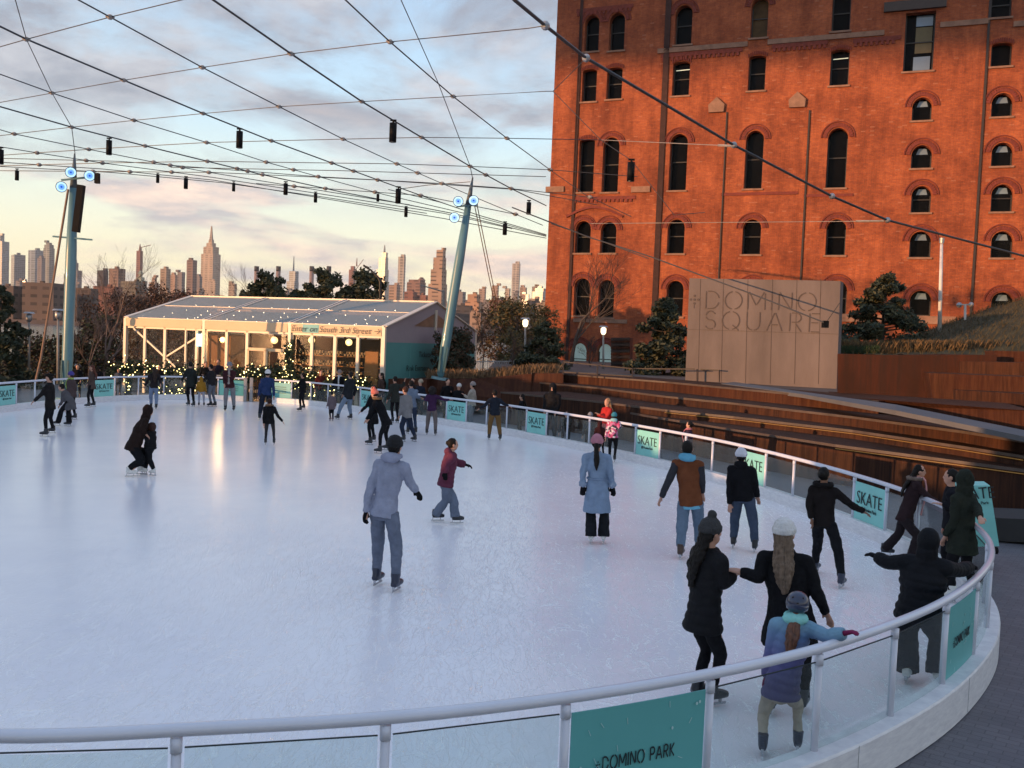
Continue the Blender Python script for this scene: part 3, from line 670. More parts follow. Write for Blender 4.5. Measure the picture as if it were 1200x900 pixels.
def band(x0, x1, y, h, m, name, off=.05, teeth=False):
    s0_, z_ = fac((x0 + x1) / 2, y); s0_ = fac(x0, y)[0]; s1_ = fac(x1, y)[0]; mbx = MB()
    mbx.obox(fpt((s0_ + s1_) / 2, z_, off / 2), FD * (s1_ - s0_) / 2, V((0, 0, h / 2)), FN * (off / 2 + .01))
    if teeth:
        n_ = int((s1_ - s0_) / .35)
        for q in range(n_): mbx.obox(fpt(s0_ + (q + .5) * .35, z_ - h * .9, off / 2 + .02), FD * .09, V((0, 0, h * .45)), FN * (off / 2 + .02))
    mbx.build(name, m, refinery)
band(771, 876, 56, .35, stone, 'string_course', .10); band(900, 1036, 44, .35, stone, 'string_course', .10)
band(1102, 1160, 27, .35, stone, 'string_course', .10); band(1188, 1300, 24, .35, stone, 'string_course', .10)
band(775, 870, 62, .3, dbrick, 'dentil_band', .06, True); band(905, 970, 52, .3, dbrick, 'dentil_band', .06, True); band(1000, 1056, 46, .3, dbrick, 'dentil_band', .06, True)
band(845, 935, 227, .22, dbrick, 'dentil_band', .05); band(942, 1000, 229, .2, dbrick, 'dentil_band', .05)
band(640, 661, 222, .45, stone, 'string_course', .12); band(740, 762, 222, .45, stone, 'string_course', .12); band(672, 745, 232, .25, dbrick, 'dentil_band', .05, True)
band(676, 742, 10, .3, dbrick, 'dentil_band', .06, True)
band(672, 735, 376, .3, stone, 'string_course', .08); band(985, 1120, 374, .55, stone, 'string_course', .1)
s0_, zt_ = fac(1036, 9.5); s1_, _ = fac(1109, 9.5)
MB().obox(fpt((s0_ + s1_) / 2, zt_, .1), FD * (s1_ - s0_) / 2, V((0, 0, .32)), FN * .12).build('lintel', mat('steel lintel', (.05, .035, .03), .6), refinery)
# wide relieving arch
pa = [];
for q in range(21):
    u_ = q / 20; x_ = 664 + 66 * u_; y_ = 254 - 11 * math.sin(math.pi * u_); s_, z_ = fac(x_, y_); pa.append(fpt(s_, z_, .04))
MB().tube(pa, [.12] * 21, 4).build('arch_trim', dbrick, refinery)

# ---------------------------------------------------------------- concrete sign slab
concr = mat('pink-grey concrete', (.155, .125, .118), .85, .22, .8, .15, 14, stretch=(1, 1, .3))
sg = thing('concrete_sign', D(895, 450, 42), 'tall pale concrete slab lettered DOMINO SQUARE standing behind the rust steps', 'sign')
SA, SB = D(803, 446, 41.0), D(980, 461.5, 38.4)
SNN = (V((SB.x, SB.y, 0)) - V((SA.x, SA.y, 0))).cross(V((0, 0, 1))).normalized()
def sp_(x, y):
    d = ray(x, y); return CAM + d * ((SA - CAM).dot(SNN) / d.dot(SNN))
fa = [sp_(803, 446), sp_(980, 461.5), sp_(985, 329.3), sp_(808, 326)]
MB().prism(fa, V((.38, .75, 0))).build('slab', concr, sg)
jm = MB(); nf_ = (fa[1] - fa[0]).cross(fa[3] - fa[0]).normalized(); nf_ = -nf_ if nf_.y > 0 else nf_
for x in (821, 848, 876.5, 905.5, 934, 962): jm.bar(sp_(x, 327) + nf_ * .004, sp_(x - 3, 450) + nf_ * .004, .02, .012, nf_)
jm.bar(sp_(806, 386) + nf_ * .004, sp_(983, 391.5) + nf_ * .004, .012, .02, nf_)
jm.build('panel_joint', mat('slab joint', (.085, .065, .06), .9), sg)
xd = (sp_(965, 360) - sp_(825, 357)).normalized(); upv = V((0, 0, 1))
eng = mat('engraved letter shadow', (.10, .078, .072), .9)
k_ = 40.0 / 1100
stencil('DOMINO', 20.5 * k_, sp_(807, 361) + nf_ * .01, xd, upv, eng, sg, w=.06, gap=.27, depth=.012)
stencil('SQUARE', 21 * k_, sp_(825, 385) + nf_ * .01, xd, upv, eng, sg, w=.06, gap=.33, logo=False, depth=.012)

# ---------------------------------------------------------------- tent pavilion
FLp = D(147, 400, 48); FRp = D(450, 400, 42); A0 = V((FLp.x, FLp.y, 0)); B0 = V((FRp.x, FRp.y, 0))
TX = (B0 - A0).normalized(); TL = (B0 - A0).length; TY = V((-TX.y, TX.x, 0)); TW = 9.4
def tp(s, d, z): return A0 + TX * s + TY * d + V((0, 0, z))
def ts(x, y=400):
    d_ = ray(x, y); t_ = (A0 - CAM).dot(TY) / d_.dot(TY); p = CAM + d_ * t_; return (p - A0).dot(TX), p.z
tent = thing('tent_pavilion', tp(TL / 2, 0, GZ), 'long white framed marquee with clear roof and lit glazed front behind the ice', 'tent')
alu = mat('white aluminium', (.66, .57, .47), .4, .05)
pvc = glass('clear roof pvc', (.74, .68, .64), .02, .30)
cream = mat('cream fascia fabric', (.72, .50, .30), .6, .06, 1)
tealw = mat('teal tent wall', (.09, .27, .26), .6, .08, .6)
EZ0, EZ1, RZ = 3.22, 3.62, 4.95
NBAY = 3; bw = TL / NBAY
for i in range(NBAY + 1):
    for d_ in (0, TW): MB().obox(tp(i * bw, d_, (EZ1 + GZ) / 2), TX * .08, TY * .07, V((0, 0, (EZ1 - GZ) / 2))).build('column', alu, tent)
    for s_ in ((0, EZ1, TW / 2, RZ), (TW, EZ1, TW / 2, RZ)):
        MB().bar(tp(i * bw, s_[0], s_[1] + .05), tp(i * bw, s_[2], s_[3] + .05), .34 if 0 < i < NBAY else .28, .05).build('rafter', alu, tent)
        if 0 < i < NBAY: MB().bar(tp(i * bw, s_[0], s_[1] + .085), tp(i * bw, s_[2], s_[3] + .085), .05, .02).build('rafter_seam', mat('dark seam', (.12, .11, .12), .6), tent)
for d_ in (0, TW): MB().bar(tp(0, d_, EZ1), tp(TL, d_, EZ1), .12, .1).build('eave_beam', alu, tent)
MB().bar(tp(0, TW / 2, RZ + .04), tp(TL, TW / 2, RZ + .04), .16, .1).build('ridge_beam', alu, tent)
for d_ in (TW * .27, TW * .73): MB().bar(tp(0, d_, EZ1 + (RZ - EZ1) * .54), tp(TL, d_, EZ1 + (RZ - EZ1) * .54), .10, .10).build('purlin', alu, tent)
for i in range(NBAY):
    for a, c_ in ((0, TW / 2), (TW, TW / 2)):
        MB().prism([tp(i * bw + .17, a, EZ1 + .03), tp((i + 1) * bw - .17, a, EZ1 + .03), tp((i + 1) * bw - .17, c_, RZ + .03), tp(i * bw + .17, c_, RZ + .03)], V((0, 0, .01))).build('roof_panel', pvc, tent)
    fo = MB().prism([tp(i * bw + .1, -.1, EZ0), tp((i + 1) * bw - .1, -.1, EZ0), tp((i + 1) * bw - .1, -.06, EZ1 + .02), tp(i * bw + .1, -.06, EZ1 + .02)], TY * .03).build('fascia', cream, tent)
    if i == 2:
        a, c_ = 2 * bw + .75, 2 * bw + 1.65
        MB().prism([tp(a, -.115, EZ0 + .02), tp(c_, -.115, EZ0 + .02), tp(c_, -.075, EZ1), tp(a, -.075, EZ1)], TY * .006).build('teal_patch', teal, fo)
        put_text('Enter on South 3rd Street →', .40, tp(i * bw + bw / 2, -.135, (EZ0 + EZ1) / 2 - .01), TX, (0, 0, 1), mat('grey lettering', (.05, .06, .06), .7), fo, shear=.25, sx=1.02, off=-.003)
cols = [147, 169, 192.5, 217, 230, 240, 265, 289, 341, 365, 392, 419, 448]
for x in cols:
    s_ = ts(x)[0]; MB().obox(tp(s_, .06, (EZ0 + GZ) / 2), TX * (.075 if x not in (217,) else .04), TY * .05, V((0, 0, (EZ0 - GZ) / 2))).build('mullion', alu, tent)
MB().bar(tp(0, .06, EZ0 - .02), tp(TL, .06, EZ0 - .02), .1, .16).build('transom', alu, tent)
MB().bar(tp(ts(192)[0], .1, 1.7), tp(ts(240)[0], .1, 3.1), .08, .08).bar(tp(ts(155)[0], .1, 3.1), tp(ts(232)[0], .1, .3), .08, .08).bar(tp(ts(182)[0], .1, .6), tp(ts(200)[0], .1, 1.3), .08, .08).build('brace', alu, tent)
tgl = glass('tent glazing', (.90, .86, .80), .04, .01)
MB().prism([tp(.1, .12, 0), tp(TL - .1, .12, 0), tp(TL - .1, .12, EZ0), tp(.1, .12, EZ0)], TY * .008).build('glazing', tgl, tent)
# gable end (right) in teal + mauve pvc triangle, left end glazed
gw = MB().prism([tp(TL, 0.1, GZ), tp(TL, TW - .1, GZ), tp(TL, TW - .1, 2.95), tp(TL, .1, 2.95)], TX * .05).build('end_wall', tealw, tent)
put_text('Tickets→', .40, tp(TL + .07, 3.9, 2.40), TY, (0, 0, 1), ink, gw, off=-.004)
put_text('Rink Entrance', .40, tp(TL + .07, 3.1, 1.75), TY, (0, 0, 1), ink, gw, off=-.004)
put_text('↙', .40, tp(TL + .07, 2.6, 1.0), TY, (0, 0, 1), ink, gw, off=-.004)
for d_ in (2.3, 4.7, 7.0): MB().bar(tp(TL + .06, d_, GZ), tp(TL + .06, d_, 2.95), .02, .04).build('wall_seam', tealw, tent)
gab = mat('mauve gable fabric', (.30, .25, .27), .7, .08, .6)
MB().prism([tp(TL, 0, 2.95), tp(TL, TW, 2.95), tp(TL, TW, EZ1), tp(TL, TW / 2, RZ), tp(TL, 0, EZ1)], TX * .045).build('gable', gab, tent)
MB().prism([tp(TL + .05, 2.6, 3.75), tp(TL + .05, 6.8, 3.75), tp(TL + .05, 4.7, 4.45)], TX * .01).build('gable_window', mat('clear gable window', (.20, .13, .09), .3, .4, 1.5), tent)
MB().bar(tp(TL + .07, 4.7, 3.6), tp(TL + .07, 4.7, 4.6), .1, .14, TX).build('gable_post', alu, tent)
MB().prism([tp(0, .1, GZ), tp(0, TW - .1, GZ), tp(0, TW - .1, EZ1), tp(0, TW / 2, RZ), tp(0, .1, EZ1)], -TX * .01).build('end_glazing', tgl, tent)
# inside
tim = mat('plywood', (.42, .23, .10), .7, .15, 1.2)
MB().prism([tp(2.0, 3.0, GZ), tp(4.4, 3.0, GZ), tp(4.4, 3.0, 3.0), tp(2.0, 3.0, 3.0)], TY * .1).build('partition', mat('pale ply partition', (.34, .20, .13), .7, .1, 1), tent)
MB().prism([tp(4.7, 2.4, GZ), tp(6.0, 2.4, GZ), tp(6.0, 2.4, 3.0), tp(4.7, 2.4, 3.0)], TY * .1).build('partition', mat('dark booth', (.05, .03, .022), .7), tent)
MB().prism([tp(.2, TW - .4, GZ), tp(TL - .2, TW - .4, GZ), tp(TL - .2, TW - .4, 3.0), tp(.2, TW - .4, 3.0)], TY * .08).build('back_wall', mat('brown back wall', (.045, .025, .016), .8, .4, .8), tent)
MB().add([tp(.1, .1, GZ + .03), tp(TL - .1, .1, GZ + .03), tp(TL - .1, TW - .3, GZ + .03), tp(.1, TW - .3, GZ + .03)], [(0, 1, 2, 3)]).build('floor', mat('rubber floor', (.04, .04, .045), .8), tent)
for z_ in (.6, 1.1, 1.6, 2.1):
    sh = MB(); sh.obox(tp(TL * .7, 4.2, z_), TX * (TL * .28), TY * .2, V((0, 0, .03))); shelf = sh.build('shelf', tim, tent)
    bt_ = MB(); rnd = random.Random(int(z_ * 10))
    for q in range(46):
        s_ = TL * .43 + q * TL * .0118; bt_.obox(tp(s_, 4.1, z_ + .03 + .12), TX * .055, TY * .12, V((0, 0, .12 * rnd.uniform(.8, 1)))); bt_.obox(tp(s_, 3.95, z_ + .08), TX * .05, TY * .12, V((0, 0, .05)))
    bt_.build('rental_skates', mat('dark skates', (.02, .02, .028), .4, .8, 8), shelf)
# double door
dr = MB(); s0_, s1_ = ts(292)[0], ts(334)[0]; zt_ = 2.35
dd = MB()
for a in (s0_, (s0_ + s1_) / 2 - .05, (s0_ + s1_) / 2 + .05, s1_): dd.bar(tp(a, -.02, GZ), tp(a, -.02, zt_), .12, .12, TX)
for z_ in (zt_, .35): dd.bar(tp(s0_, -.02, z_), tp(s1_, -.02, z_), .12, .14)
dd.build('door_frame', mat('pale timber', (.60, .46, .30), .5, .08), tent)
MB().prism([tp(s0_, -.02, GZ), tp(s1_, -.02, GZ), tp(s1_, -.02, zt_), tp(s0_, -.02, zt_)], TY * .01).build('door_glass', tgl, tent)
s_ = ts(432)[0]; MB().obox(tp(s_, .3, 1.2), TX * .35, TY * .03, V((0, 0, 1.3))).build('open_door', tim, tent)
MB().obox(tp(ts(344)[0], -.12, 1.4), TX * .06, TY * .05, V((0, 0, 1.5))).build('garland_post', mat('fir garland', (.02, .035, .018), .9, .4, 9), tent)
# glowing skate logo board
sgx = ts(235.5)[0]
lb = MB().obox(tp(sgx, -.02, 2.66), TX * .24, TY * .03, V((0, 0, .30))).build('logo_screen', mat('glowing cyan board', (.2, .5, .6), .5, emit=(.22, .62, .85), estr=1.1), tent)
wl = mat('white light print', (.8, .85, .9), .5, emit=(.8, .95, 1), estr=1.3)
q_ = MB(); q_.prism([tp(sgx + a, -.055, 2.66 + c_) for a, c_ in ((-.02, .22), (.16, .22), (.16, -.06), (.2, -.1), (-.2, -.1), (-.17, .0), (-.04, .06))], -TY * .004); q_.obox(tp(sgx, -.057, 2.50), TX * .2, TY * .002, V((0, 0, .015)))
q_.build('lettering', wl, lb)
# globe lamps inside
gm_ = mat('globe lamp glow', (.9, .8, .5), .4, emit=(1.0, .72, .32), estr=1.2)
for lab, x, y, r_, bright in (('left globe lamp glowing above the tent double door', 313, 398.5, .17, 0), ('middle globe lamp glowing under the teal fascia patch', 357, 398.5, .16, 0), ('right globe lamp glowing near the tent corner column', 401, 401, .16, 0), ('globe lamp added before the dark booth for the warm streak on the ice', 252, 398, .14, 0)):
    s_, z_ = ts(x, y); c_ = tp(s_, .55, z_)
    g_ = thing('globe_lamp', c_ - V((0, 0, r_)), lab, 'lamp', 'globe lamps inside the tent')
    MB().ball(c_, r_, 16, 10).build('globe', gm_, g_, True); MB().tube([c_ + V((0, 0, r_)), V((c_.x, c_.y, EZ1))], .012, 6).build('cord', framem, g_)
    pl_ = bpy.data.lights.new('globe light', 'POINT'); pl_.energy = 38 if x == 252 else 6; pl_.color = (1, .68, .34); pl_.shadow_soft_size = .22; po = bpy.data.objects.new('globe_light', pl_); COL.objects.link(po); po.location = c_ - V((0, .3, 0))  # booth globe is added, lit stronger for the warm streak on the ice
# ---------------------------------------------------------------- trees
bark = mat('bark', (.07, .05, .04), .9, .3, 6); barkp = mat('pale bark', (.17, .12, .10), .9, .2, 6)
def leafmat(name, a, b_): return mat(name, a, .8, c2=b_, vscale=2.2)
def branches(mb, p, d, L_, r_, depth, rnd, spread=.55, tips=None, up=.12, kids=3):
    n = 3; pts = [p]; rs = [r_]
    for i in range(n):
        d = (d + V((rnd.gauss(0, .12), rnd.gauss(0, .12), rnd.gauss(0, .06) + up * .4))).normalized(); p = p + d * L_ / n; pts.append(p); rs.append(max(.004, r_ * (1 - .35 * (i + 1) / n)))
    mb.tube(pts, rs, 5 if depth > 1 else 3, caps=False)
    if tips is not None and depth <= 1: tips += pts[1:]
    if depth == 0: return
    for k in range(kids + (1 if rnd.random() < .4 else 0)):
        q = rnd.uniform(.35, 1.0) if k else 1.0; idx = min(n - 1, int(q * n)); pp = pts[idx].lerp(pts[idx + 1], q * n - idx if idx < n and q < 1 else 1)
        a = rnd.uniform(0, 6.28); o = d.orthogonal().normalized(); o = Matrix.Rotation(a, 3, d) @ o
        nd = (d + o * spread * rnd.uniform(.6, 1.4) + V((0, 0, up))).normalized()
        branches(mb, pp, nd, L_ * rnd.uniform(.55, .78), rs[-1] * rnd.uniform(.6, .85), depth - 1, rnd, spread, tips, up, kids)
def leafq(mb, c, s, rnd):
    a = V((rnd.gauss(0, 1), rnd.gauss(0, 1), rnd.gauss(0, 1))).normalized(); b_ = a.orthogonal().normalized()
    mb.add([c - a * s, c + b_ * s * .5, c + a * s, c - b_ * s * .5], [(0, 1, 2, 3)])
def bare_tree(base, h, r_, label, seed, m=None, depth=5, spread=.5, kids=3, L0=.33, name='bare_tree', group=None, upb=.14):
    rnd = random.Random(seed); t_ = thing(name, base, label, 'tree', group); mb = MB()
    base = V(base); branches(mb, base, V((rnd.gauss(0, .04), rnd.gauss(0, .04), 1)), h * L0, r_, depth, rnd, spread, None, upb, kids)
    # scale to height
    zt = max(p.z for p in mb.v); k = h / (zt - base.z); mb.v = [base + (p - base) * k for p in mb.v]
    mb.build('trunk', m or bark, t_); return t_
def leaf_tree(base, h, w, label, seed, ma, m2=None, trunk=.25, name='leafy_tree', leaf=.12, n=9000, group=None, cone=False, gap=.5, r_=.12):
    rnd = random.Random(seed); t_ = thing(name, base, label, 'tree', group); base = V(base); tm = MB()
    tm.tube([base, base + V((0, 0, h * .5)), base + V((0.02 * h, 0, h * .96))], [r_, r_ * .6, .015], 7)
    cl = []
    ncl = 46
    for i in range(ncl):
        u = (i + rnd.random()) / ncl; a = rnd.uniform(0, 6.28)
        zz = trunk + (1 - trunk) * u
        if cone: rad = w * (1 - u) ** .75 * rnd.uniform(.45, 1.15) + .03 * w; cr = w * (.30 - .17 * u)
        else: rad = w * math.sqrt(max(.03, 1 - (2 * u - .85) ** 2 / 1.45)) * rnd.uniform(.2, .92); cr = w * rnd.uniform(.2, .36)
        c_ = base + V((math.cos(a) * rad, math.sin(a) * rad, zz * h)); cl.append((c_, cr))
        tm.tube([base + V((0, 0, max(trunk * h * .7, zz * h - rad * (.15 if cone else .7)))), c_], [.03 + .02 * (1 - u), .008], 4, caps=False)
    tm.build('trunk', bark, t_, True)
    for mi, mm_ in enumerate([ma] + ([m2] if m2 else [])):
        lm = MB()
        for _ in range(n // (2 if m2 else 1)):
            c_, cr = cl[rnd.randrange(ncl)]
            v_ = V((rnd.gauss(0, 1), rnd.gauss(0, 1), rnd.gauss(0, .55))).normalized() * cr * rnd.random() ** .4
            if cone: v_.z *= .75
            if noise.noise((c_ + v_) * (3.0 / w)) < -.35 * gap: continue
            leafq(lm, c_ + v_, leaf * rnd.uniform(.6, 1.3), rnd)
        lm.build('crown', mm_, t_)
    return t_
dg = leafmat('dark needles', (.010, .018, .010), (.035, .045, .02)); dg2 = leafmat('olive needles', (.05, .05, .02), (.09, .08, .03))  # second needle tone, paler, mixed at random through the crowns
rust = leafmat('rust foliage', (.09, .035, .015), (.16, .07, .03)); olive = leafmat('olive foliage', (.04, .045, .018), (.10, .09, .03)); amber = leafmat('amber foliage', (.10, .07, .02), (.20, .12, .035))
def gp(x, y, Y): p = D(x, y, Y); return p
def htree(x, yb, yt, Y): a, b_ = D(x, yb, Y), D(x, yt, Y); return a, (b_ - a).length
p, h = htree(1033, 412, 323, 45); leaf_tree(p, h, 1.95, 'dark conifer on the planted bank between the concrete slab and the mound', 11, dg, dg2, .08, 'pine_tree', .13, 11000, cone=True, gap=1.2)
p, h = htree(777, 446, 352, 48); leaf_tree(p, h, 1.9, 'dark open conifer just left of the concrete slab', 12, dg, dg2, .1, 'pine_tree', .15, 8000, cone=True, gap=1.6)
p, h = htree(637, 443, 378, 50); leaf_tree(p, h, 1.45, 'small ragged conifer at the left foot of the brick building', 13, dg, dg2, .08, 'pine_tree', .12, 5500, cone=True, gap=1.6)
p, h = htree(534, 447, 388, 45); leaf_tree(p, h, 1.25, 'rounded rusty evergreen shrub right behind the leaning mast', 14, leafmat('rusty evergreen', (.035, .03, .014), (.12, .05, .022)), dg, .02, 'evergreen_shrub', .09, 9000, gap=.6)
p, h = htree(-2, 462, 338, 47); leaf_tree(p, h, 1.9, 'black-green conifer cut off at the left edge', 15, dg, dg, .02, 'pine_tree', .14, 9000, cone=True, gap=.6)
p, h = htree(585, 440, 352, 66); leaf_tree(p, h, 2.6, 'amber autumn tree nearest the leaning mast guy ropes', 16, amber, rust, .25, 'autumn_tree', .11, 2600, gap=1.5)
p, h = htree(603, 438, 355, 58); leaf_tree(p, h, 1.9, 'golden olive tree left of the lit lamp post', 17, olive, amber, .2, 'autumn_tree', .10, 4600, gap=1.6)
p, h = htree(632, 436, 362, 72); leaf_tree(p, h, 2.0, 'olive tree touching the left corner of the brick building', 18, olive, amber, .2, 'autumn_tree', .11, 3200, gap=1.6)
for i, (x, yt, w_) in enumerate(((312, 322, 1.6), (377, 318, 1.45), (427, 320, 1.6), (294, 336, 1.0), (403, 338, .9), (346, 342, .9))):
    p, h = htree(x, 440, yt, 62); leaf_tree(p, h, w_, ['dense dark tree above the tent roof, left of the chimneys', 'dark tree above the middle of the tent roof', 'dark tree above the tent roof beside the curved street lamp', 'lower dark bush crown left of the first tree above the tent', 'small dark crown between the two right trees above the tent', 'lowest dark crown above the centre of the tent roof'][i], 20 + i, dg, dg2, .5, 'dense_tree', .14, 5000, 'evergreens behind the tent', gap=1.3)
for i, (x, yb, yt, Y, w_, l_) in enumerate(((140, 462, 346, 62, 3.0, 'rust brown tree leaning over the left end of the tent'), (185, 450, 338, 75, 3.6, 'reddish tree behind the tent left gable'), (222, 450, 345, 82, 3.6, 'reddish brown tree below the tall spired tower'), (45, 470, 398, 52, 2.2, 'low olive shrub beneath the river view'), (118, 460, 372, 58, 1.8, 'dark brown tree right of the left mast'), (20, 466, 415, 55, 2.2, 'low dark bush at the left edge by the conifer'), (85, 462, 395, 55, 1.8, 'low dark bush behind the left mast'))):
    p, h = htree(x, yb, yt, Y); leaf_tree(p, h, w_, l_, 40 + i, rust if i in (0, 1, 2) else olive, leafmat('dark brown foliage', (.03, .018, .012), (.07, .035, .018)), .12, 'autumn_tree' if h > 3 else 'shrub', .10, 7000 if i < 3 else 4500, gap=1.0)
for i, (x, yb, yt, Y, m_, l_) in enumerate(((119, 462, 276, 55, barkp, 'tall bare tree with fine twigs right of the left mast'), (104, 460, 360, 52, barkp, 'small bare tree close to the left mast foot'), (292, 440, 300, 70, barkp, 'bare tree standing left of the chimneys above the tent'), (668, 437, 290, 56, bark, 'tall thin bare tree in front of the brick building left edge'),
      (693, 437, 392, 58, bark, 'small bare tree in front of the arched ground floor windows'), (565, 440, 365, 60, bark, 'bare brown tree between the mast and the olive tree'), (547, 440, 378, 62, bark, 'bare russet tree right behind the rusty shrub'), (598, 436, 380, 54, bark, 'bare tree right of the small fence by the lamp post'), (625, 436, 392, 52, bark, 'low bare sapling by the small ragged conifer'), (78, 455, 330, 60, bark, 'bare dark tree partly behind the left mast'))):
    p, h = htree(x, yb, yt, Y); bare_tree(p, h, .10 if h > 5 else .05, l_, 60 + i, m_, 5, .5, 3)
def plpt(rnd):
    x = rnd.uniform(500, 655); y = 443 - max(0, min(1, (x - 560) / 66)) * 6; return D(x, y + .5, 42.8 - (x - 500) * .006 + rnd.uniform(.1, 1.6))
blades('ornamental_grass', plpt, 2600, .42, mat('tan ornamental grass', (.10, .06, .035), .9, c2=(.26, .17, .09), vscale=2), 8, kind='stuff')
def plpt2(rnd):
    x = rnd.uniform(990, 1200); return D(x, 414.5, 39.5 + rnd.uniform(.2, 1.6))
blades('planting', plpt2, 3800, .55, mat('tan planting', (.05, .035, .015), .9, c2=(.20, .12, .05), vscale=2), 9, kind='stuff')
def hedgept(rnd):
    x = rnd.uniform(985, 1030); p_ = D(x, 414, 39.2 + rnd.uniform(0, .8)); p_.z += rnd.uniform(-.05, .25); return p_
blades('ground_cover', hedgept, 2200, .14, mat('dark green cover', (.015, .03, .012), .9, c2=(.04, .07, .02)), 10, kind='stuff')
# hedge added unseen left of the frame to keep the low sun off the ice
hd = MB(); rnd = random.Random(4); n_ = 300
for j in range(n_ + 1):
    y_ = -30 + 61.5 * j / n_; top = 3.05 + .35 * noise.noise(V((y_ * .35, 0, 0))) + .2 * noise.noise(V((y_ * 1.7, 3, 0)))
    if y_ < 0: top += 1.9
    elif y_ > 17: top += .35
    if 0 <= y_ < 12: top -= .45 * abs(noise.noise(V((y_ * 1.3, 7, 1)))) + .35
    if 1.5 < y_ < 17 and math.sin(y_ * 3.1) + .6 * math.sin(y_ * 7.7 + 1) > .75: top = 1.7  # notches shaped to let sun patches reach the far kickboard
    hd.v += [V((-26.8, y_, GZ)), V((-25.4, y_, GZ)), V((-25.5 + rnd.uniform(-.1, .1), y_, top)), V((-26.7 + rnd.uniform(-.1, .1), y_, top))]
for j in range(n_):
    for q in range(4): hd.f.append((j * 4 + q, j * 4 + (q + 1) % 4, j * 4 + 4 + (q + 1) % 4, j * 4 + 4 + q))
hd.f += [(0, 1, 2, 3), (n_ * 4 + 3, n_ * 4 + 2, n_ * 4 + 1, n_ * 4)]
hd.build('sun_block_hedge', mat('hedge leaves', (.02, .035, .015), .9, .5, 8, 1, 12), label='clipped hedge added out of view left of the rink to block the sun', cat='sun_block_hedge')
# river bridge far behind the camera: its deck shades the top of the brick building
bc = V((18, 68, 0)) + V((SD.x, SD.y, 0)).normalized() * 300; bd = V((-SD.y, SD.x, 0)).normalized()
br = thing('river_bridge', (bc.x, bc.y, GZ), 'long steel river bridge behind the camera', 'bridge')
zb_ = 25.2 + 300 * math.tan(SUN_EL)
stl = mat('bridge steel', (.12, .10, .10), .6)
MB().obox((bc.x, bc.y, zb_ + 6), bd * 260, V((-bd.y, bd.x, 0)) * 14, V((0, 0, 6))).build('deck', stl, br)
for q in (-180, 60, 200): MB().obox(bc + bd * q + V((0, 0, 30)), bd * 3, V((-bd.y, bd.x, 0)) * 12, V((0, 0, 45))).build('tower', stl, br)

# ---------------------------------------------------------------- skyline
def bmat(name, col, kind=0):
    if name in MC: return MC[name]
    m = bpy.data.materials.new(name); m.use_nodes = True; t = m.node_tree; b = t.nodes['Principled BSDF']; LK = t.links.new
    tcn = N(t, 'ShaderNodeTexCoord'); sx_ = N(t, 'ShaderNodeSeparateXYZ'); LK(tcn.outputs['Object'], sx_.inputs[0])
    ad = N(t, 'ShaderNodeMath', operation='ADD'); LK(sx_.outputs[0], ad.inputs[0]); LK(sx_.outputs[1], ad.inputs[1])
    cb = N(t, 'ShaderNodeCombineXYZ'); LK(ad.outputs[0], cb.inputs[0]); LK(sx_.outputs[2], cb.inputs[1])
    k = (11.0, 8.0) if kind != 2 else (14.0, 13.0)
    bk = N(t, 'ShaderNodeTexBrick', inp={'Scale': 1.0, 'Color1': tuple(x * .22 for x in col) + (1,), 'Color2': tuple(x * .55 for x in col) + (1,), 'Mortar': (*col, 1), 'Mortar Size': 2.6 if kind != 1 else 1.2, 'Mortar Smooth': .1, 'Brick Width': k[0], 'Row Height': k[1]}); bk.offset = 0
    LK(cb.outputs[0], bk.inputs['Vector'])
    nz = N(t, 'ShaderNodeTexNoise', inp={'Scale': .02, 'Detail': 5.0}); LK(tcn.outputs['Object'], nz.inputs['Vector'])
    rp = N(t, 'ShaderNodeValToRGB'); rp.color_ramp.elements[0].position = .3; rp.color_ramp.elements[0].color = (.7, .7, .7, 1); rp.color_ramp.elements[1].position = .7; LK(nz.outputs['Fac'], rp.inputs[0])
    LK(mix(bk.outputs['Color'], rp.outputs[0], 1.0, t, 'MULTIPLY'), b.inputs['Base Color'])
    b.inputs['Roughness'].default_value = .85 if kind != 1 else .25
    MC[name] = m; return m
peach = bmat('peach masonry', (.42, .27, .19)); tan_ = bmat('tan masonry', (.36, .25, .17)); brown = bmat('brown brick', (.12, .08, .065)); greyb = bmat('grey masonry', (.24, .20, .19)); glb = bmat('blue glass', (.20, .26, .33), 1); redb = bmat('red brick', (.26, .11, .08)); darkb = bmat('dark masonry', (.07, .055, .055)); limes = bmat('limestone', (.50, .37, .27)); big = bmat('white grid tower', (.52, .42, .33), 2)
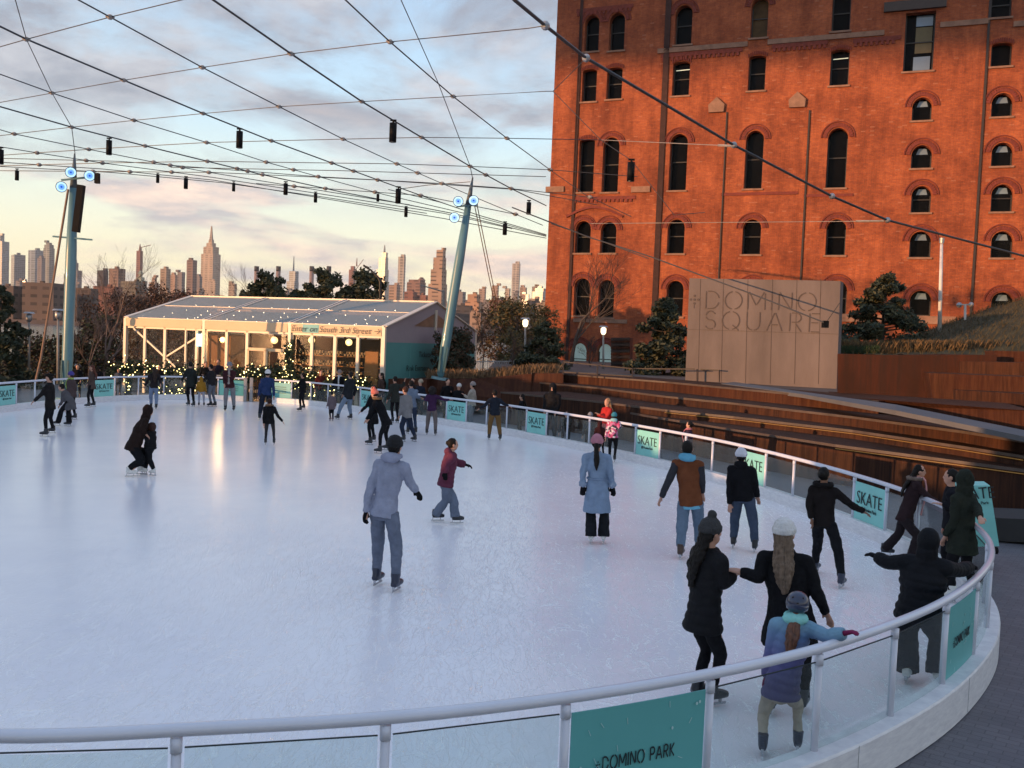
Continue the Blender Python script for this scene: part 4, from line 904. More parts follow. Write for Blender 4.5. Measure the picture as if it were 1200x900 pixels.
def bldg(label, tiers, Y, m, yb=None, extra=None, name='tower_block', group='far bank skyline buildings', rot=None, cat='building'):
    """tiers: list of (x0,x1,ytop) from widest to narrowest; each a block of its own depth"""
    x0, x1, yt = tiers[0]; c = D((x0 + x1) / 2, 385, Y); t_ = thing(name, (c.x, c.y, GZ), label, cat, group); zprev = GZ
    a_ = .5 if rot is None else rot
    rnd = random.Random(int(x0 * 13 + Y)); ux = V((math.cos(a_), -math.sin(a_), 0)); uy = V((math.sin(a_), math.cos(a_), 0))
    for (a, b_, yt) in tiers:
        pa, pb = D(a, yt, Y), D(b_, yt, Y); w = abs(pb.x - pa.x) / (math.cos(a_) + .62 * math.sin(a_)); cx = (pa.x + pb.x) / 2; zt = (pa.z + pb.z) / 2
        MB().obox((cx, c.y, (zprev + zt) / 2), ux * w / 2, uy * w * .31, V((0, 0, (zt - zprev) / 2))).build('block', m, t_); zprev = zt - .01
    if extra:
        for (x, yt, yb_, rr) in extra:
            pa, pb = D(x, yb_, Y), D(x, yt, Y); MB().tube([V((pa.x, c.y, pa.z)), V((pa.x, c.y, pb.z))], [rr * 1.3, rr * .4], 6).build('spire', m, t_)
    else:
        w = Y * .004; zz = zprev
        MB().obox((cx + rnd.uniform(-w, w), c.y, zz + Y * .0012), ux * w * .5, uy * w * .4, V((0, 0, Y * .0012))).build('roof_plant', m, t_)
    return t_
S = bldg
S('spired stone skyscraper, tallest on the skyline, with stepped crown', [(234,260,350),(236,258.5,298),(238.5,256.5,289.5),(242,253,285),(244.5,250.8,281)], 4140, limes, extra=[(247.6, 265, 282, 7)])
S('white tapering glass supertall with needle spire behind the street lamp', [(440,456,330),(441.5,455.5,316),(444,455,302),(448,454.5,296)], 4460, bmat('pale glass', (.42, .40, .36), 1), extra=[(450.5, 287, 298, 5)])
S('very slender pale square tower right of the leaning mast', [(600.5,610,309)], 5300, big, rot=.25)
S('slender pale tower right of the curved street lamp', [(467,475.5,301)], 4300, big, rot=.3)
S('stepped golden residential tower left of the leaning mast', [(502,524,333),(505,523.5,316),(508,523,302),(511.6,522.4,293)], 1900, peach)
S('sloping blue glass tower cut by the left edge', [(-12,9,283),(-8,4,276)], 4300, glb, rot=.2)
S('broad grey slab tower near the left edge', [(11,32,299)], 4100, bmat('slate tower', (.24, .25, .27), 1), rot=.9)
S('blue grey tower third from the left edge', [(33,51,293.5)], 4200, bmat('steel glass', (.30, .33, .38), 1), rot=.6)
S('slim brown tower in front of the blue grey tower', [(44,53,302.5)], 3900, greyb)
S('tall rounded top glass tower left of the mast guy rope', [(51,64,291),(52,63,287),(54,61,284.5)], 4000, bmat('bronze glass', (.28, .27, .25), 1))
S('dark spired old tower right beside the left mast', [(84,96,317),(86,92,308)], 3800, greyb, extra=[(88.5, 299, 309, 6)])
S('red tower under construction topped by a crane', [(160,167.5,294)], 3600, redb, extra=[(164, 286, 294, 4)])
S('copper green pyramid topped tower left of the rusty trees', [(157,172,329),(160,169.5,325),(162.5,167,321)], 3500, bmat('green copper', (.30, .33, .24)), extra=[(164.7, 317, 321, 9)])
S('dark square office block right of the bare tree', [(114,127,317)], 2600, darkb); S('warm brown office slab beside the dark square block', [(128,147,315)], 2500, bmat('warm slab', (.26, .15, .10)))
S('wide olive grey apartment block below the construction tower', [(142,172,330)], 1900, bmat('olive block', (.17, .14, .10)))
S('narrow pinkish stepped tower below the crane', [(175,186,331),(178,184,325)], 2800, peach); S('tan tower with flat cap left of the rusty tree crown', [(188,200,315)], 3000, tan_); S('low peach block between tan tower and brown tower', [(200,209,322)], 3100, peach)
S('slim brown tower left of the glass-topped one', [(208,217,319)], 2800, greyb); S('tall brown tower with flat top just left of the spired skyscraper', [(219,231,305)], 2900, bmat('brown tower', (.25, .16, .13))); S('narrow dark tower tucked beside the spired skyscraper', [(230,237,324)], 3200, greyb)
S('slanted white glass tower with mast among the chimneys', [(336,350,330),(339,350,318)], 3700, glb, extra=[(344, 300, 318, 3)])
S('red crane tower above the right tent trees', [(409,417,316),(411,416.5,312)], 3900, redb, extra=[(418, 302, 312, 2.5)])
S('broad brown building with rooftop cap left of the golden tower', [(477,499,331),(479,498,328)], 2500, bmat('rust block', (.28, .15, .11)), extra=[(494, 325, 329, 9)])
S('pink block at the foot of the slender pale tower', [(456,469,334)], 2600, peach); S('reddish lower block left of the golden tower foot', [(474,489,342)], 2000, redb); S('dark reddish block touching the golden tower foot', [(489,504,346)], 2000, redb)
S('grey block just right of the leaning mast', [(533,546,342)], 2300, greyb); S('stepped peach apartment block right of the leaning mast', [(545,567,354),(548,563,345)], 1500, bmat('bright peach', (.48, .27, .17)))
S('brownish low block between peach block and dark slab', [(566,580,354)], 1800, greyb); S('long dark low slab with roof tank behind the guy ropes', [(578,598,352)], 1700, darkb, extra=[(589, 348, 352, 6)])
S('narrow pale tower left of the very slender square tower', [(592,598.5,338)], 3900, limes); S('pale blue-grey block right of the slender square tower', [(612,621,351),(616,620.5,345)], 2500, glb); S('peach block beneath the sloped glass tower', [(620,632,350)], 2300, tan_); S('sloped glass tower beside the brick building corner', [(624,640,342),(627,640,338)], 3000, glb)
S('long brown housing slab at the left river bank', [(-6,24,335)], 950, brown, rot=.15); S('wide brown housing slab across the river left of the mast', [(31,74,332)], 950, brown, rot=.15); S('brown housing block across the river behind the left mast', [(75,86,321)], 1200, brown)
S('brown housing block right of the left mast', [(87,113,338)], 1000, brown, rot=.15); S('low brown housing block behind the bare tree', [(112,141,336)], 1050, redb, rot=.15)
rnd = random.Random(77); fm_ = [brown, greyb, redb, peach, tan_, darkb]
blk = MB()
x = -30; k = 0
fills = []
while x < 650:
    w = rnd.uniform(14, 28); fills.append((x, x + w, rnd.uniform(343, 364) + x * .014, rnd.uniform(1000, 1700), rnd.choice(fm_))); x += w * rnd.uniform(.5, .9)
LMK = [(5, 'the sloping blue glass tower'), (42, 'the blue grey tower'), (84, 'the left mast'), (120, 'the tall bare tree'), (164, 'the construction tower'), (194, 'the flat capped tan tower'), (247, 'the spired skyscraper'), (299, 'the leftmost chimney'), (344, 'the slanted white tower'), (384, 'the rightmost chimney'), (414, 'the red crane tower'), (449, 'the needle spired glass tower'), (471, 'the slender pale tower'), (513, 'the stepped golden tower'), (545, 'the leaning mast top'), (589, 'the guy ropes'), (605, 'the very slender square tower'), (640, 'the brick building corner')]
used_l = set()
tones = {brown: 'brown', greyb: 'grey', redb: 'reddish', peach: 'peach', tan_: 'tan', darkb: 'dark'}
for k, (a, b_, yt, Y, m_) in enumerate(fills):
    lm_ = min(LMK, key=lambda q: abs(q[0] - (a + b_) / 2)); sd_ = 'left of' if (a + b_) / 2 < lm_[0] else 'right of'
    lb_ = 'low %s city block just %s %s' % (tones[m_], sd_, lm_[1]); lb_ = lb_ if lb_ not in used_l else 'low %s city block farther %s %s' % (tones[m_], sd_, lm_[1]); lb_ = lb_ if lb_ not in used_l else lb_.replace('low', 'another low'); used_l.add(lb_)
    S(lb_, [(a, b_, yt)], Y, m_, name='low_block', group='low city blocks on the far bank', rot=.2)
x = -4
while x < 634:
    w = rnd.uniform(5, 11); m_ = rnd.choice([greyb, peach, tan_, glb, limes, greyb]); c_ = x + w / 2
    yt = rnd.choice([rnd.uniform(326, 338), rnd.uniform(336, 350), rnd.uniform(340, 352)]) + x * .012
    nm_ = {greyb: 'grey', peach: 'peach', tan_: 'tan', glb: 'blue-grey', limes: 'pale'}[m_]
    lm_ = min(LMK, key=lambda q: abs(q[0] - c_)); sd_ = 'left of' if c_ < lm_[0] else 'right of'
    lb_ = 'small hazy %s tower a little %s %s' % (nm_, sd_, lm_[1]); lb_ = lb_ if lb_ not in used_l else lb_.replace('small', 'tiny narrow'); lb_ = lb_ if lb_ not in used_l else lb_.replace('a little', 'close in'); used_l.add(lb_)
    S(lb_, [(c_ - w / 2, c_ + w / 2, yt)], rnd.uniform(2600, 3600), m_, name='small_tower', group='small hazy towers of the far skyline', rot=.3)
    x += w * rnd.uniform(.8, 1.9)
for i, x in enumerate((299, 324.5, 363.5, 383.5)):
    a, b_ = D(x, 380, 1500), D(x, 312, 1500); rr = 2.6 * 1500 / 1100
    ch = thing('chimney', a, ['leftmost banded power station chimney above the tent', 'second banded power station chimney from the left', 'third banded power station chimney above the tent', 'rightmost banded power station chimney above the tent'][i], 'chimney', 'power station chimneys')
    MB().tube([V((a.x, a.y, GZ)), V((a.x, a.y, b_.z - 8))], [rr * 1.2, rr], 14).build('stack', mat('chimney concrete', (.30, .20, .17), .9), ch, True)
    MB().tube([V((a.x, a.y, b_.z - 8)), V((a.x, a.y, b_.z))], [rr * 1.06, rr * 1.06], 14).build('dark_band', darkb, ch, True)
# cranes
for lab, x, y, dx_, dy_, Y in (('thin tower crane jib above the red construction tower', 166, 290, 11, -3, 3600), ('thin crane jib raised over the red crane tower', 418, 318, 8, -14, 3900)):
    a, b_ = D(x, y, Y), D(x + dx_, y + dy_, Y); c_ = D(x - 3, y + .6, Y)
    MB().bar(c_, b_, 2.2, 2.2).bar(a, a - V((0, 0, 12)), 2, 2, (1, 0, 0)).build('tower_crane', redb, label=lab, cat='crane')
# far bank shore wall
MB().prism([D(-60, 384, 860), D(700, 412, 860), D(700, 398, 860), D(-60, 371.5, 860)], (0, 6, 0)).build('far_bank', mat('river wall', (.10, .075, .07), .9, .3, .05), kind='structure')
# ---------------------------------------------------------------- masts
mastm = mat('blue-green mast paint', (.11, .23, .265), .35, .06, 1.5, coat=.2)
galv = mat('galvanised steel', (.35, .35, .36), .4, .15, 8, metal=.6)
blackm = mat('black housing', (.004, .004, .005), .6, spec=.15)
ropem = mat('brown rope', (.20, .12, .08), .8)
def mast(label, base_px, top_px, Yb, Yt, r0_, r1_, discs, disc_r, arms, speaker=None):
    b_, t_ = D(*base_px, Yb), D(*top_px, Yt); o = thing('light_mast', b_, label, 'light mast', 'leaning net masts')
    q = lambda u: b_.lerp(t_, u)
    MB().tube([q(.0), q(.012), q(.16), q(.6), q(.86)], [r0_ * .45, r0_ * .7, r0_, r0_ * .98, r1_], 20).build('pole', mastm, o, True)
    MB().tube([q(-.012), q(.0)], [r0_ * 1.9, r0_ * 1.8], 16).build('base_plate', mastm, o)
    MB().tube([q(.86), q(.93), q(1)], [r1_, r1_ * .65, .03], 12).build('tip', mat('tip grey', (.10, .12, .13), .5), o, True)
    MB().bar(q(.02) + V((-.6 * r0_, -r0_ * 1.0, 0)), q(.155) + V((-.6 * r0_, -r0_ * 1.0, 0)), .06, .06).bar(q(.02) + V((.6 * r0_, -r0_ * 1.0, 0)), q(.155) + V((.6 * r0_, -r0_ * 1.0, 0)), .06, .06).build('base_fins', mat('dark fin', (.06, .13, .14), .5), o)
    for (x, y), (x2, y2) in arms: MB().bar(D(x, y, Yt - .1), D(x2, y2, Yt - .1), .07, .07).build('arm', mastm, o)
    for x, y in discs:
        c = D(x, y, Yt - .5); dirv = (CAM + V((0, 0, 1)) - c).normalized()
        f = MB().tube([c - dirv * .28, c - dirv * .02, c + dirv * .02], [disc_r * .55, disc_r * 1.12, disc_r * 1.12], 24).build('flood_lamp', blackm, o, True)
        ln = MB().tube([c + dirv * .021, c + dirv * .03], [disc_r, disc_r], 24).build('lens', mat('pale glowing lens', (.3, .4, .5), .3, emit=(.42, .68, .95), estr=.62), f)
        MB().tube([c + dirv * .031, c + dirv * .04], [disc_r * .62, disc_r * .62], 24).build('inner_lens', mat('white blue lens', (.4, .7, .9), .3, emit=(.04, .20, .80), estr=.5), f)
        MB().tube([c + dirv * .041, c + dirv * .045], [disc_r * .22, disc_r * .22], 16).build('hot_spot', mat('deep blue core', (.02, .05, .2), .3, emit=(.01, .06, .35), estr=.8), f)
    return o, q
m1, q1 = mast('upright blue-green mast at the left carrying three blue round lamps and a tall speaker', (77.5, 466), (87.5, 180), 40, 40,   .225, .15, [(83, 202), (105, 206), (72, 219)], .20, [((72, 211), (112, 207)), ((62, 277), (108, 281))])
cA, cB = D(95.5, 217, 39.2), D(89, 272, 39.2)
MB().bar(cA, cB, .26, .24, (0, 1, 0)).build('line_speaker', blackm, m1)
MB().bar(D(114, 203, 39.4), D(114, 215, 39.4), .18, .18, (0, 1, 0)).build('small_speaker', blackm, m1)
m2, q2 = mast('leaning blue-green mast rising from the steel planter right of the tent', (516, 442), (554, 208), 41.5, 41.5,   .215, .14, [(537, 236), (555, 235), (532.5, 255)], .20, [((535, 242), (560, 240))])
def cable(pts, r_, m, name, **k): return MB().tube(pts, r_, 5).build(name, m, **k)
cable([D(80, 222, 39.6), D(48, 420, 39), D(41, 450, 38.8)], .05, ropem, 'guy_rope', label='brown guy rope slanting down from the left mast', cat='rope')
a = thing('guy_rope', D(580, 353, 46), 'pair of thin guy ropes running down right from the leaning mast', 'rope')
MB().tube([D(556, 240, 41.4), D(579, 354, 46)], .022, 5).build('strand', ropem, a); MB().tube([D(559, 240, 41.4), D(582, 354, 46)], .022, 5).build('strand', ropem, a); 

# ---------------------------------------------------------------- cable net
NZ = 10.2
netm = mat('net cable', (.05, .048, .05), .5); clm = mat('cable clamp', (.30, .26, .23), .5, .3, 5)
net = thing('cable_net', G(400, 120, NZ), 'overhead net of dark steel cables with round clamps spanning above the ice', 'cable net')
FA = [[(-60,8),(0,31),(31,46),(145,94),(238,133),(318,165),(386,190),(443,211),(493,229),(560,252),(640,275)],
 [(60,-20),(92,0),(129,20),(237,79),(327,125),(402,163),(465,192),(518,215),(604,251),(636,264)],
 [(222,-20),(250,0),(341,63),(424,119),(494,161),(551,195),(599,221),(640,241)],
 [(380,-24),(405,0),(457,49),(531,113),(594,162),(646,200),(687,229),(740,254)],
 [(-60,66),(0,87),(61,109),(157,141),(242,167),(312,190),(373,207),(450,228),(540,249),(640,276)],
 [(-60,106),(0,125),(84,149),(170,171),(243,189),(300,203),(400,225),(530,250),(640,277)],
 [(-60,139),(0,152),(17,157),(104,175),(180,190),(245,202),(380,224),(480,240)],
 [(-60,162),(0,172),(43,179),(120,191),(250,208),(400,231),(520,250),(600,268)],
 [(-60,187),(0,190),(120,198),(250,211),(400,236),(520,256),(640,279)],
 [(-60,193),(0,195),(130,202),(260,214),(380,231),(500,250)]]
FB = [[(-60,72),(31,46),(129,20),(212,0),(290,-20)],
 [(-60,130),(0,120),(61,109),(145,94),(237,79),(341,63),(457,49),(620,33),(639,30)],
 [(-60,166),(84,149),(157,141),(238,133),(327,125),(424,119),(531,113),(640,107),(648,107)],
 [(-60,186),(104,175),(170,171),(242,167),(318,165),(402,163),(494,161),(594,162),(704,164)],
 [(-60,196),(120,191),(243,189),(312,190),(465,192),(551,195),(646,199),(747,207)],
 [(-60,184),(140,189),(373,207),(518,215),(599,221),(700,232)],
 [(0,200),(250,202),(443,211),(604,222),(700,240)],
 [(200,196),(400,200),(640,207)],[(300,215),(493,229),(604,251)]]
FC = [[(10,-20),(18,0),(31,46),(61,109),(84,149),(88,181)], [(462,-20),(470,0),(513,96),(551,195),(554,210)], [(465,222),(500,217),(551,213)], [(648,107),(687,68)], [(648,107),(704,164),(740,188),(790,252),(826,249)], [(455,222),(520,238)]]
def nz(x, y): return max(20.0, 1)
def np_(x, y):
    if x > 640: return D(x, y, 44)
    return G(x, y, NZ)
for i, l in enumerate(FA + FB + FC):
    rr = .026 if i in (0, 2, 5) else (.018 if i < len(FA) else .012)
    if i >= len(FA) + len(FB): rr = .011
    P_ = [np_(x, y) for x, y in l]
    MB().tube(P_, [max(rr, p.y * .00042) for p in P_], 5).build('cable', netm, net)
rnd = random.Random(2); done = set()
def segint(p, q, r_, s):
    d = (q[0] - p[0]) * (s[1] - r_[1]) - (q[1] - p[1]) * (s[0] - r_[0])
    if abs(d) < 1e-6: return None
    t1 = ((r_[0] - p[0]) * (s[1] - r_[1]) - (r_[1] - p[1]) * (s[0] - r_[0])) / d; t2 = ((r_[0] - p[0]) * (q[1] - p[1]) - (r_[1] - p[1]) * (q[0] - p[0])) / d
    if -.001 <= t1 <= 1.001 and -.001 <= t2 <= 1.001: return (p[0] + (q[0] - p[0]) * t1, p[1] + (q[1] - p[1]) * t1)
for l in FA:
    for m_ in FB:
        for a, b_ in zip(l[:-1], l[1:]):
            for c_, d_ in zip(m_[:-1], m_[1:]):
                X_ = segint(a, b_, c_, d_)
                if X_ and all((X_[0] - e_[0]) ** 2 + (X_[1] - e_[1]) ** 2 > 20 for e_ in done) and len(done) < 95: done.add(X_)
for (x, y) in done:
    p = np_(x, y); s_ = max(.075, p.y * .0026); c_ = MB().ball(p, (s_, s_, s_ * .8), 8, 6); 
    for a in range(4): an = a * 1.57 + .4; c_.ball(p + V((math.cos(an) * s_, math.sin(an) * s_, 0)), s_ * .35, 5, 4)
    c_.build('clamp', clm, net)
# big edge cable across the brick building and the one tied to the slab
ec = thing('edge_cable', D(860, 170, 34), 'heavy edge cable sweeping right across the brick building', 'cable')
ep = [(590,-14,21),(603,0,22),(639,30,24),(687,68,27),(860,170,33),(975,230,36),(1040,258,38),(1200,300,40),(1290,322,42)]
MB().tube([D(*q) for q in ep], .045, 6).build('cable', netm, ec)
for q in ep[2:7]: MB().ball(D(*q), .12, 8, 6).build('clamp', galv, ec)
for lab, a, b_ in (('thin cable reaching the building from the second clamp', (704,164,44), (858,171,33)), ('long thin low cable crossing the brick front', (690,262,46), (1036,259,38))):
    MB().tube([D(*a), D(*b_)], .014, 5).tube([D(*b_).lerp(D(*a), .08), D(*b_)], .045, 6)  .build('stay_cable', clm, label=lab, cat='cable')
lc = thing('anchor_cable', D(968, 380, 40.6), 'cable running down right to the bracket on the concrete slab', 'cable')
MB().tube([D(600,243,44), D(690,278,43), D(760,300,41), D(880,344,37.5), D(966,378,35.0)], .03, 6).build('cable', netm, lc)
MB().tube([D(646,262,44), D(700,281,44), D(760,303,41)], .02, 5).build('cable', netm, lc)
MB().obox(D(967, 380, 35.1), V((.10, 0, 0)), V((0, .12, 0)), V((0, 0, .13))).build('bracket', blackm, lc)
MB().tube([D(968,378,35.1), D(984,355,34.6)], .015, 5).build('stay', netm, lc)

# hanging lamps
proto = None
HL = [(281,151,173),(461,141,166),(128,162,181),(620,235,251),(218,207,221),(185,203,214),(274,213,224),(335,213,228),(370,225,237),(467,219,238),(476,242,254),(443,226,236),(592,260,275),(1,173,192),(20,198,211),(740,187,212)]
HLL = ['large black cylinder lamp hanging left of centre below the longest diagonal cable', 'large black cylinder lamp hanging highest, near the top centre', 'black cylinder lamp hanging just right above the left mast', 'black cylinder lamp hanging against the sky beside the brick building', 'small black cylinder lamp, third from the left mast', 'small black cylinder lamp nearest the left mast on the low cable', 'small black cylinder lamp below the large left one', 'small black cylinder lamp right of the one below the large left one', 'small low cylinder lamp hanging at the middle of the low cables', 'medium cylinder lamp in the bundle of cables left of the leaning mast', 'lowest small cylinder lamp left of the leaning mast', 'tiny cylinder lamp in the cable bundle, centre', 'small cylinder lamp right of the leaning mast', 'cylinder lamp cut by the left edge', 'small cylinder lamp second from the left edge', 'cylinder lamp hanging in front of the brick wall']
for i, (x, yt, yb) in enumerate(HL):
    Yd = np_(x, yt - 1).y if x < 640 else 40; top = D(x, yt, Yd); hh = (yb - yt) * Yd / 1100; ln = .62; k = hh / ln
    if proto is None:
        proto = thing('cylinder_lamp', top, HLL[i], 'hanging lamp', 'cylinder lamps hanging from the cable net'); z = top
        MB().tube([z - V((0, 0, .08)), z - V((0, 0, ln))], .105, 16).build('housing', blackm, proto, True)
        MB().tube([z, z - V((0, 0, .09))], .03, 8).tube([z + V((-.09, 0, 0)), z + V((.09, 0, 0))], .028, 8).build('hook', blackm, proto)
        MB().tube([z - V((0, 0, ln)), z - V((0, 0, ln + .01))], .08, 16).build('lens', mat('lamp lens dark', (.1, .1, .1), .2), proto)
        o = proto
    else: o = copy_tree(proto); o.location = top; o['label'] = HLL[i]
    o.scale = (k, k, k)

# ---------------------------------------------------------------- street lamps, posts, signs
def lamp_post(label, x, yb, yt, Y, lit=True, twin=False):
    a, b_ = D(x, yb, Y), D(x, yt, Y); o = thing('lamp_post', a, label, 'lamp post')
    MB().tube([a, b_], [.07, .05], 10).build('pole', mat('grey post', (.25, .23, .21), .5), o, True)
    MB().tube([b_, b_ + V((0, 0, .12)), b_ + V((0, 0, .35)), b_ + V((0, 0, .42))], [.08, .15, .15, .04], 12).build('lantern', mat('warm lamp glow', (.9, .8, .6), .4, emit=(1, .75, .45), estr=1.6) if lit else galv, o, True)
    MB().tube([b_ + V((0, 0, .42)), b_ + V((0, 0, .5))], [.28, .2], 12).build('cap', galv, o)
    return o
lamp_post('lit lamp post between the olive tree and the brick building', 615.5, 440, 383, 52)
lamp_post('lit lamp post before the arched ground floor windows', 707, 441, 392, 54)
lamp_post('unlit pale lamp post by the river left of the left mast', 34, 440, 377, 48, False)
lamp_post('unlit lamp post just behind the left mast', 68, 450, 374, 46, False)
a, b_ = D(1101.5, 381, 46), D(1103.5, 285, 46)
o = thing('white_pole', a, 'slender white lamp column rising from the grass mound', 'pole'); MB().tube([a - V((0, 0, .4)), b_], [.10, .07], 10).build('shaft', mat('white paint', (.7, .66, .62), .5), o, True); MB().tube([b_, b_ + V((0, 0, .25))], [.11, .12], 10).build('head', galv, o)
a, b_ = D(1131, 375, 47), D(1131, 357, 47)
o = thing('camera_post', a, 'short white post with two small heads on the mound', 'post'); MB().tube([a, b_], .06, 8).build('shaft', mat('white paint', (1, 1, 1)), o); MB().bar(D(1123, 357, 47), D(1139, 357, 47), .06, .06).build('arm', galv, o); MB().ball(D(1124, 357.5, 47), .14, 8, 6).ball(D(1138, 357, 47), .13, 8, 6).build('head', galv, o)
a = D(441, 400, 58); cl = [D(446, 420, 58), D(445.5, 330, 58), D(443, 325, 58), D(434, 316, 58), D(427, 311.5, 58)]
o = thing('street_lamp', cl[0], 'tall curved-arm street lamp rising behind the tent ridge', 'street lamp'); MB().tube(cl, [.10, .08, .07, .05, .05], 8).build('pole', framem, o, True); MB().bar(D(426, 311, 58), D(432, 315, 58), .22, .12).build('lamp_head', framem, o)
o = thing('street_lamp', D(520, 440, 66), 'second street lamp whose long arm reaches left of the leaning mast', 'street lamp'); MB().tube([D(521, 440, 66), D(520, 340, 66)], .09, 8).build('pole', mat('grey post', (1, 1, 1)), o); MB().tube([D(520, 342, 66), D(503, 337, 66), D(492, 334, 66)], .05, 6).build('arm', mat('grey post', (1, 1, 1)), o)
o = thing('traffic_sign', D(546, 440, 50), 'small red and white parking sign right of the rusty shrub', 'sign'); MB().tube([D(546, 440, 50.05), D(546, 412, 50.05)], .03, 6).build('pole', galv, o); MB().obox(D(545, 417, 50), V((.22, 0, 0)), V((0, .02, 0)), V((0, 0, .3))).build('plate', mat('red sign', (.5, .04, .04), .5), o); MB().obox(D(545, 417, 49.97), V((.14, 0, 0)), V((0, .01, 0)), V((0, 0, .12))).build('marking', mat('sign white', (.7, .7, .7), .5), o)
# handrail on the steps
o = thing('handrail', D(750, 450, 38), 'dark steel handrail on top of the terrace left of the concrete slab', 'handrail')
hr = mat('dark rail steel', (.05, .035, .03), .5)
for pl_ in ([(660,424),(741,432)], [(741,432),(814,432.5)], [(814,432.5),(843,434)], [(660,436),(741,441)], ):
    MB().bar(D(*pl_[0], 41), D(*pl_[1], 40), .05, .05).build('rail', hr, o)
for x, y0, y1 in ((660, 424, 439), (700, 428, 443), (741, 432, 446), (817, 432.5, 452), (843, 434, 455)): MB().bar(D(x, y0, 40.4), D(x, y1, 40.4), .05, .05, (0, 1, 0)).build('post', hr, o)
# metal barrier fence beyond planter
o = thing('metal_fence', D(580, 435, 55), 'low grey metal railing fence among the bare trees', 'fence')
MB().bar(D(545, 424, 56), D(612, 423, 56), .05, .05).bar(D(545, 436, 56), D(612, 435, 56), .05, .05).build('rail', galv, o)
pm = MB()
for i in range(24): x = 546 + i * 2.8; pm.bar(D(x, 424, 56), D(x, 437, 56), .025, .025, (0, 1, 0))
pm.build('pickets', galv, o)
# slatted steel kiosk and low wall by the building
o = thing('slatted_kiosk', D(728, 437, 58), 'dark slatted rust screen box beside the lit lamp post', 'kiosk')
for i in range(12): MB().bar(D(716, 397 + i * 3.6, 58), D(738, 396.6 + i * 3.6, 57), .05, .12).build('slat', steel2 if i % 2 else pipe, o)
MB().prism([D(716, 396, 58.2), D(738, 396, 57.2), D(738, 440, 57.2), D(716, 440, 58.2)], (.3, 1, 0)).build('core', pipe, o)
# A-frame sign right of the bend
ab = D(1150, 640, 15.3); o = thing('a_frame_sign', ab, 'teal wheeled SKATE board standing outside the barrier bend at right', 'sign')
f4 = [D(1131, 641, 15.4), D(1171, 640, 15.0), D(1160, 569, 15.2), D(1123, 569, 15.6)]
pn = MB().prism(f4, V((.15, .5, 0))).build('panel', teal_l, o)
ux_ = (f4[1] - f4[0]).normalized(); uz_ = ((f4[2] + f4[3]) - (f4[0] + f4[1])).normalized(); nn_ = ux_.cross(uz_); nn_ = -nn_ if nn_.y > 0 else nn_
put_text('SKATE', .27, D(1142, 579, 15.36) + nn_ * .02, ux_, uz_, ink, pn, sx=.85); put_text('@ Domino Park', .07, D(1142, 590, 15.36) + nn_ * .02, ux_, uz_, ink, pn)
put_text('↗', .2, D(1152, 617, 15.3) + nn_ * .02, ux_, uz_, ink, pn)
for x in (1137, 1166): MB().tube([D(x, 645, 15.1) + V((-.03, 0, 0)), D(x, 645, 15.1) + V((.03, 0, 0))], .06, 12).build('wheel', blackm, o)
# dark bench block in the corner behind the A frame
MB().prism([D(1168, 607, 17.5), D(1290, 612, 17), D(1290, 640, 17), D(1168, 634, 17.5)], (.2, 1.2, 0)).build('stone_bench', mat('black bench', (.02, .02, .022), .7), label='low black bench block at the right edge behind the teal board', cat='bench')

# ---------------------------------------------------------------- fairy-lit garland fence in front of the tent
leafg = mat('fir garland', (.02, .035, .018), .9, .4, 9); bulb = mat('warm fairy bulb', (.9, .8, .4), .4, emit=(1, .78, .3), estr=3.2)
def garland(label, pts, Y, thick, nb, seed, spread=.25, s=.026):
    rnd = random.Random(seed); P_ = [D(x, y, Y) for x, y in pts]; o = thing('garland', P_[0], label, 'garland', 'fairy-lit fir garlands before the tent'); lm = MB(); bm_ = MB()
    nb = int(nb * .6)
    for k in range(nb * 16):
        i = rnd.randrange(len(P_) - 1); p = P_[i].lerp(P_[i + 1], rnd.random()) + V((rnd.gauss(0, spread * .4), rnd.gauss(0, .12), rnd.gauss(0, spread * .5))); leafq(lm, p, .10 * rnd.uniform(.5, 1.2), rnd)
    for k in range(nb):
        i = rnd.randrange(len(P_) - 1); p = P_[i].lerp(P_[i + 1], rnd.random()) + V((rnd.gauss(0, spread * .5), rnd.gauss(-.1, .1), rnd.gauss(0, spread * .6))); bm_.ball(p, s * rnd.uniform(.6, 1.2), 6, 4)
    lm.build('needles', leafg, o); bm_.build('bulbs', bulb, o); return o
garland('thick fairy-lit garland at the left end of the tent', [(128, 438), (160, 431), (200, 436), (240, 438)], 45.2, .3, 130, 1, .42)
garland('hanging fairy-lit garland drop behind the left banner', [(152, 442), (150, 470)], 44, .2, 26, 2, .12)
garland('fairy-lit strand swag behind the rail left of the yellow jacket child', [(172, 448), (205, 462), (228, 462)], 44.6, .2, 70, 3, .45)
garland('fairy-lit garland along the railing before the double door', [(262, 440), (300, 436), (345, 440)], 43.8, .3, 95, 4, .35)
garland('upright fairy-lit garland climbing the door side', [(338, 405), (337, 470)], 43.5, .3, 70, 5, .22)
garland('dense fairy-lit bush of garland right of the double door', [(335, 446), (365, 444), (372, 462)], 43.2, .3, 110, 6, .45)
garland('fairy-lit garland low behind the far rail under the right columns', [(375, 455), (410, 448), (432, 452)], 42.2, .3, 60, 7, .4)
